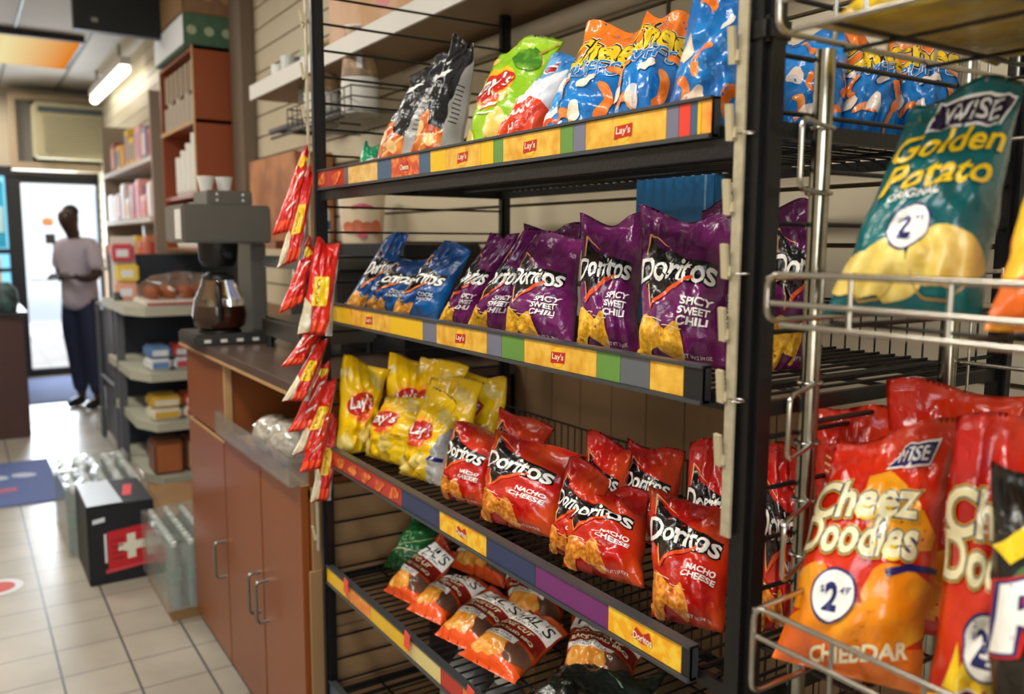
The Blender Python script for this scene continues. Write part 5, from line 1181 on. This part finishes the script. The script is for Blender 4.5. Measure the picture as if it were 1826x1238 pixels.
for li, (z, x0) in enumerate(LV):
    y = 5.5; q = 0
    while y < 7.1:
        wd = rd.uniform(.13, .24); hh = rd.uniform(.14, .25); ci = rd.randrange(10)
        o = MB().box((x0+.02, y, z+.0005), (x0+.02+rd.uniform(.1, .16), y+wd-.02, z+hh), 0, .008).build('snack_box', mat('pack_'+cols[ci][1:], cols[ci], .45, noise_amt=.12), label='%s pack, place %s from the near end of the %s wall shelf' % (cn[ci], ['one', 'two', 'three', 'four', 'five', 'six', 'seven', 'eight', 'nine', 'ten', 'eleven', 'twelve', 'thirteen', 'fourteen', 'fifteen', 'sixteen', 'seventeen', 'eighteen', 'nineteen', 'twenty', 'twenty one', 'twenty two', 'twenty three', 'twenty four', 'twenty five'][q], sn_[li]), cat='pack', group='bright packs on the wall shelving')
        c2 = cols[(ci+4) % 10]
        MB().box((x0+.018, y+.03, z+.03), (x0+.0205, y+wd-.05, z+hh-.04)).box((x0+.04, y-.002, z+.03), (x0+.09, y+.0005, z+hh-.04)).build('print_patch', mat('pack_'+c2[1:], c2, .45, noise_amt=.12), o)
        y += wd+.01; q += 1
# grey rack frame in front of the shelving, near the person
m = MB()
for x, y in ((.80, 5.6), (.80, 6.5)): m.tube([(x, y, 0), (x, y, .95)], .018, 8)
m.tube([(.80, 5.6, .95), (.80, 6.5, .95)], .015, 8).tube([(.80, 5.6, .45), (.80, 6.5, .45)], .012, 8)
m.box((.82, 5.6, .05), (.95, 6.5, .9))
m.build('grey_stand', mat('stand_grey', '#4e5058', .5), label='dark grey stand on the floor between the shelving and the person', cat='stand')
# pink and yellow packs hanging at the near end of wall shelving
for k, (x, z, c_, lab) in enumerate(((.77, 1.20, '#e8c84e', 'small yellow pack at the left corner of the top display shelf'), (.75, 1.31, '#c94a58', 'small red and pink pack above the yellow one at the shelf corner'), (.76, 1.10, '#e2a58f', 'small peach pack under the yellow one at the shelf corner'))):
    o = MB().box((x-.05, 5.0, z-.045), (x+.06, 5.05, z+.05), 0, .01).build('small_pack', mat('sp_'+c_[1:], c_, .4), label=lab, cat='pack', group='packs at the display corner')
    boxobj('print_patch', (x-.03, 4.998, z-.02), (x+.03, 5.0, z+.02), paperw, o)
MB().box((.70, 5.045, 1.056), (.82, 5.06, 1.40)).build('pack_holder', plastw, label='white card holder standing at the left corner of the display shelf', cat='holder')

# ------------------------------------------------------------------ floor things
def water_pack(x0, y0, x1, y1, z0, h_, label, n0, n1):
    o = empty('water_bottle_pack', ((x0+x1)/2, (y0+y1)/2, z0), label, 'bottle pack', 'shrink wrapped bottle packs')
    dx = (x1-x0)/n0; dy = (y1-y0)/n1; r_ = min(dx, dy)*.48
    first = None
    for i in range(n0):
        for j in range(n1):
            px, py = x0+dx*(i+.5), y0+dy*(j+.5)
            if first is None:
                first = MB().lathe((px, py, z0), [(r_*.8, 0), (r_, .012), (r_*.94, h_*.25), (r_, h_*.5), (r_, h_*.68), (r_*.45, h_*.88), (r_*.42, h_*.93)], 14).build('bottle', mat('bottle_plastic', '#a9b8b4', .08, trans=.6, coat=.6), o)
                MB().lathe((px, py, z0+h_*.93), [(r_*.46, 0), (r_*.46, h_*.07)], 12).build('cap', mat('cap_white', '#dfe6e2', .4), first)
                MB().lathe((px, py, z0+h_*.42), [(r_*1.02, 0), (r_*1.02, h_*.2)], 14, cap=False).build('label_band', mat('label_green', '#6b8a7c', .4), first)
                continue
            b_ = first.copy(); C.objects.link(b_); b_.parent = o; b_.location = Vector(first.location)+Vector((px-(x0+dx/2), py-(y0+dy/2), 0))
            for ch in first.children:
                c_ = ch.copy(); C.objects.link(c_); c_.parent = b_
    m = MB(); nx, ny = 14, 18; rd = random.Random(int(x0*100)+int(y0*10))
    vs = []; 
    for i in range(nx+1):
        for j in range(ny+1):
            vs.append((x0-.004+(x1-x0+.008)*i/nx, y0-.004+(y1-y0+.008)*j/ny, z0+h_+.004+rd.uniform(-.012, .008)))
    m.add(vs, [(i*(ny+1)+j, (i+1)*(ny+1)+j, (i+1)*(ny+1)+j+1, i*(ny+1)+j+1) for i in range(nx) for j in range(ny)], 0, True)
    m.box((x0-.005, y0-.005, z0), (x0-.004, y1+.005, z0+h_)).box((x0-.005, y0-.005, z0), (x1+.005, y0-.004, z0+h_))
    m.build('shrink_wrap', mat('shrink_film', '#e9f2ec', .12, trans=.7, alpha=.42, coat=.8, bump=.8, bump_scale=45), o)
    return o
water_pack(.565, 3.13, .86, 3.61, .045, .25, 'clear wrapped bottle pack against the end of the wooden counter', 5, 11)
boxobj('wood_block', (.575, 3.14, 0), (.86, 3.60, .044), cardm, label='low cardboard tray under the bottle pack by the counter', cat='tray')
water_pack(.335, 4.05, .66, 4.70, 0, .30, 'clear wrapped bottle pack behind the black box on the floor', 5, 10)
bb = MB().box((.365, 3.64, 0), (.615, 4.02, .325), 0, .003).build('black_carton', mat('carton_black', '#15171c', .5), label='black carton with red panel and white cross standing on the floor tiles', cat='box')
def facey(y, pts, f): return [(p[0], y, p[1]) for p in pts], f
v, f = poly((.435, .06), (.60, .075), (.60, .23), (.435, .215)); MB().add([(x, 3.638, z) for x, z in v], f).build('red_panel', mat('panel_red', '#c31f28', .5), bb)
v, f = poly((.475, .125), (.508, .127), (.508, .093), (.540, .095), (.540, .129), (.573, .131), (.573, .166), (.540, .164), (.540, .198), (.508, .196), (.508, .162), (.475, .160)); MB().add([(x, 3.636, z) for x, z in v], f).build('white_cross', mat('cross_cream', '#e0dcc8', .5), bb)
v, f = merge(poly((.424, .09), (.432, .09), (.432, .21), (.424, .21)), poly((.385, .255), (.43, .262), (.43, .28), (.385, .273))); MB().add([(x, 3.636, z) for x, z in v], f).build('white_print', paperw, bb)
v, f = poly((.425, .045), (.61, .062), (.61, .075), (.425, .06)); MB().add([(x, 3.635, z) for x, z in v], f).build('red_bar', mat('bar_red', '#d8404a', .5), bb)
v, f = merge(*[stroke([(.45, z), (.495, z+.004)], .006) for z in (.10, .125, .15, .175)]); MB().add([(x, 3.636, z) for x, z in v], f).build('panel_lettering', mat('panel_dark', '#8a161c', .5), bb)
m = MB().add([(.368, 3.64, .328), (.50, 3.64, .330), (.49, 4.0, .334), (.37, 4.0, .334)], [(0, 1, 2, 3)]).add([(.368, 3.64, .330), (.50, 3.64, .332), (.49, 4.0, .336), (.37, 4.0, .336)], [(0, 1, 2, 3)])
m.build('paper_sheet', mat('sheet_blue_white', '#cfdcec', .35, coat=.3), label='pale blue white sheet lying on the black carton', cat='sheet')
v, f = stroke([(.53, 3.75), (.56, 3.92)], .035); MB().add([(x, y, .3265) for x, y in v], f).build('red_top_print', mat('bar_red', '#d8404a'), bb)
fs_ = boxobj('cardboard_box', (.66, 3.86, 0), (1.1, 4.40, .17), cardm, label='brown cardboard box on the floor in front of the display shelving', cat='box')
boxobj('box_tape', (.66, 3.859, .08), (1.1, 3.86, .10), cardd, fs_)
matm = mat('mat_blue', '#5b6a9c', .9, noise_amt=.15, noise_scale=30)
mt = MB().box((-.6, 5.0, 0), (.40, 6.0, .008), 0).build('floor_mat', matm, label='blue printed floor mat in the middle of the aisle', cat='mat')
v, f = merge(*[ell(-.45+.14*q, 5.62, .05, .07, .2*q) for q in range(6)]); MB().add([(x, y, .0095) for x, y in v], f).build('mat_lettering', mat('mat_pale', '#b9c3d6', .9), mt)
v, f = stroke([(-.5, 5.25), (.2, 5.32)], .08); MB().add([(x, y, .0095) for x, y in v], f).build('mat_stripe', mat('mat_pink', '#b2697f', .9), mt)
m2 = MB().box((.42, 8.1, 0), (.98, 9.6, .008), 0)
dm_ = m2.build('door_mat', mat('mat_grey_blue', '#4b5878', .9), label='dark blue grey ribbed mat just inside the door', cat='mat')
mb = MB()
for k in range(24): mb.box((.44, 8.14+k*.06, .008), (.96, 8.16+k*.06, .011))
mb.build('ribs', mat('mat_rib', '#7d8cb4', .9), dm_)
st = MB().lathe((.055, 2.93+.9, .0), [(.09, 0), (.09, .0015)], 28).build('floor_sticker', paperw, label='round white and red sticker on the floor tiles at the left edge', cat='sticker')
MB().lathe((.055, 3.83, .0015), [(.06, 0), (.06, .0008)], 24).build('red_disc', mat('disc_red', '#c8402f', .5), st)

# checkout counter at the far left
ck = MB().box((-1.2, 6.75, 0), (.365, 9.0, .86), 0, .01).build('checkout_counter', mat('counter_maroon', '#4a2f2c', .5, noise_amt=.1), label='dark maroon checkout counter at the far left', cat='counter')
boxobj('counter_cap', (-1.22, 6.72, .86), (.385, 9.02, .885), darkm, ck)
boxobj('dark_panel', (-1.0, 6.74, .08), (.10, 6.75, .80), mat('panel_navy', '#222a38', .5), ck)
for k, (x, y, hh, r_, c_, lab) in enumerate(((.26, 6.9, .20, .09, '#2b3540', 'dark rounded bundle on the checkout counter, right one'), (.08, 6.95, .34, .11, '#22282f', 'taller dark rounded bundle on the checkout counter, left one'))):
    m = MB().lathe((x, y, .886), [(r_*.8, 0), (r_, hh*.3), (r_*.9, hh*.7), (r_*.4, hh)], 18).build('dark_bundle', mat('bundle_'+c_[1:], c_, .5, col2='#4d6a62', c2_scale=20), label=lab, cat='bundle', group='dark bundles on the checkout counter')
# ------------------------------------------------------------------ person by the door
def skin_obj(name, chains, m, parent=None, org=(0, 0, 0), sub=2, root=0, **kw):
    """chains: list of lists of (x, y, z, r) ; equal points join"""
    vs = []; rs = []; es = []; ix = {}
    for ch in chains:
        pv = None
        for (x, y, z, r) in ch:
            k = (round(x, 4), round(y, 4), round(z, 4))
            if k not in ix: ix[k] = len(vs); vs.append((x, y, z)); rs.append(r)
            if pv is not None and pv != ix[k]: es.append((pv, ix[k]))
            pv = ix[k]
    me = bpy.data.meshes.new(name); me.from_pydata(vs, es, [])
    o = bpy.data.objects.new(name, me); C.objects.link(o); me.materials.append(m)
    if parent is not None: o.parent = parent
    else: o.location = org
    md = o.modifiers.new('skin', 'SKIN'); md.use_smooth_shade = True
    for i, r in enumerate(rs):
        sv = me.skin_vertices[0].data[i]; rr_ = r if isinstance(r, tuple) else (r, r); sv.radius = rr_; sv.use_root = (i == root)
    sd = o.modifiers.new('sub', 'SUBSURF'); sd.levels = sub; sd.render_levels = sub
    return tagit(o, **kw)
skinm = mat('person_skin', '#3c251d', .5); shirtm = mat('shirt_lilac_grey', '#b3aab8', .8, noise_amt=.06); trm = mat('trousers_navy', '#1f2742', .8); hairm = mat('hair_black', '#0d0b0b', .7); shoem = mat('shoe_black', '#0f1014', .5)
# local frame: x right in photo, y away, facing left and a little toward the camera; head bowed
hipz = .90
def arm(sx, y0, el, wr): return [(sx, y0, 1.36, .055), (sx*1.02, y0, 1.30, .050), (*el, .042), ((el[0]+wr[0])/2, (el[1]+wr[1])/2, (el[2]+wr[2])/2, .037), (*wr, .026)]
px, py = .83, 7.75
torso = [(0, 0, .90, (.10, .08)), (0, 0, 1.02, (.10, .085)), (-.005, 0, 1.18, (.115, .095)), (-.01, 0, 1.32, (.12, .10)), (-.03, 0, 1.40, (.060, .060)), (-.055, 0, 1.445, (.052, .052)), (-.085, 0, 1.50, (.068, .078)), (-.098, 0, 1.565, (.082, .098)), (-.09, 0, 1.625, (.058, .07))]
La = [(-.01, 0, 1.32, (.12, .10)), (-.04, -.15, 1.33, .055), (-.05, -.19, 1.20, .047), (-.04, -.19, 1.10, .040), (-.12, -.16, 1.07, .034), (-.20, -.12, 1.08, .025)]
Ra = [(-.01, 0, 1.32, (.12, .10)), (.02, .15, 1.33, .055), (.04, .19, 1.20, .047), (.03, .19, 1.09, .040), (-.07, .12, 1.07, .034), (-.17, .03, 1.08, .025)]
Ll = [(0, 0, .90, (.10, .08)), (0, -.085, .84, .070), (-.01, -.095, .62, .068), (-.005, -.095, .47, .055), (.01, -.095, .33, .054), (.02, -.095, .10, .036), (.02, -.095, .06, .036), (-.06, -.10, .035, .034), (-.13, -.105, .03, .028)]
Rl = [(0, 0, .90, (.10, .08)), (0, .085, .84, .070), (.02, .095, .62, .068), (.04, .095, .47, .055), (.06, .095, .33, .054), (.08, .095, .10, .036), (.08, .095, .06, .036), (.0, .10, .035, .034), (-.07, .105, .03, .028)]
pr_ = skin_obj('person', [torso, La, Ra, Ll, Rl], skinm, None, (px, py, 0), label='person in a grey lilac shirt and dark trousers standing by the door, head bowed', cat='person')
pr_.rotation_euler = (0, 0, math.radians(48))
sh_t = [(0, 0, .78, (.172, .160)), (0, 0, .98, (.158, .135)), (-.005, 0, 1.18, (.150, .135)), (-.01, 0, 1.32, (.135, .120)), (-.028, 0, 1.39, (.070, .070))]
sl = [(-.01, 0, 1.32, (.132, .112)), (-.04, -.15, 1.335, .072), (-.05, -.195, 1.22, .068), (-.045, -.197, 1.13, .066)]
sr = [(-.01, 0, 1.32, (.132, .112)), (.02, .15, 1.335, .072), (.04, .195, 1.22, .068), (.035, .197, 1.13, .066)]
skin_obj('shirt', [sh_t, sl, sr], shirtm, pr_)
skin_obj('trousers', [[(0, 0, .95, (.135, .108)), (0, 0, .88, (.138, .11))], [(0, 0, .88, (.138, .11))]+[(x, y, z, r+.022) for x, y, z, r in Ll[1:6]], [(0, 0, .88, (.138, .11))]+[(x, y, z, r+.022) for x, y, z, r in Rl[1:6]]], trm, pr_)
for L_ in (Ll, Rl): skin_obj('shoe', [[(L_[6][0]+.02, L_[6][1], .045, .045), (L_[7][0], L_[7][1], .04, .042), (L_[8][0]-.01, L_[8][1], .032, .03)]], shoem, pr_)
skin_obj('hair', [[(-.062, 0, 1.55, (.070, .088)), (-.082, 0, 1.60, (.084, .092)), (-.115, 0, 1.612, (.058, .072))]], hairm, pr_)
skin_obj('nose', [[(-.168, 0, 1.555, .010), (-.190, 0, 1.530, .012)]], skinm, pr_, sub=1)
for s in (-1, 1):
    skin_obj('ear', [[(-.093, s*.074, 1.565, .013), (-.088, s*.078, 1.545, .011)]], skinm, pr_, sub=1)
    skin_obj('eye', [[(-.172, s*.032, 1.572, .008), (-.176, s*.032, 1.571, .007)]], mat('eye_white', '#c9c4bf', .3), pr_, sub=1)
skin_obj('mouth', [[(-.166, -.022, 1.510, .005), (-.171, 0, 1.508, .006), (-.166, .022, 1.510, .005)]], mat('lip_dark', '#4a231f', .5), pr_, sub=1)
for (wx, wy), s in (((-.20, -.12), -1), ((-.17, .03), 1)):
    skin_obj('palm', [[(wx, wy, 1.08, (.024, .016)), (wx-.035, wy-.0*s, 1.085, (.036, .015)), (wx-.07, wy, 1.09, (.036, .013))]], skinm, pr_, sub=1)
    for k, ln in enumerate((.065, .075, .07, .055)):
        yy = wy+(-.027+.018*k)
        skin_obj('finger', [[(wx-.07, yy, 1.09, .009), (wx-.07-ln*.5, yy, 1.10, .0085), (wx-.07-ln*.8, yy+.004, 1.085, .008), (wx-.07-ln*.85, yy+.004, 1.068, .007)]], skinm, pr_, sub=1)
    skin_obj('thumb', [[(wx-.02, wy-.025*s*-1, 1.088, .011), (wx-.05, wy+.045*s*-1*-1, 1.105, .010), (wx-.075, wy+.035*s, 1.11, .009)]], skinm, pr_, sub=1)
ph = MB().obox((px-.262*.669+.10*.743-.05, py-.262*.743-.10*.669+.05, 1.115), (.075, .14, .009), rz=.2).build('phone', mat('phone_dark', '#111319', .2), label='dark phone held in the hands of the person by the door', cat='phone')
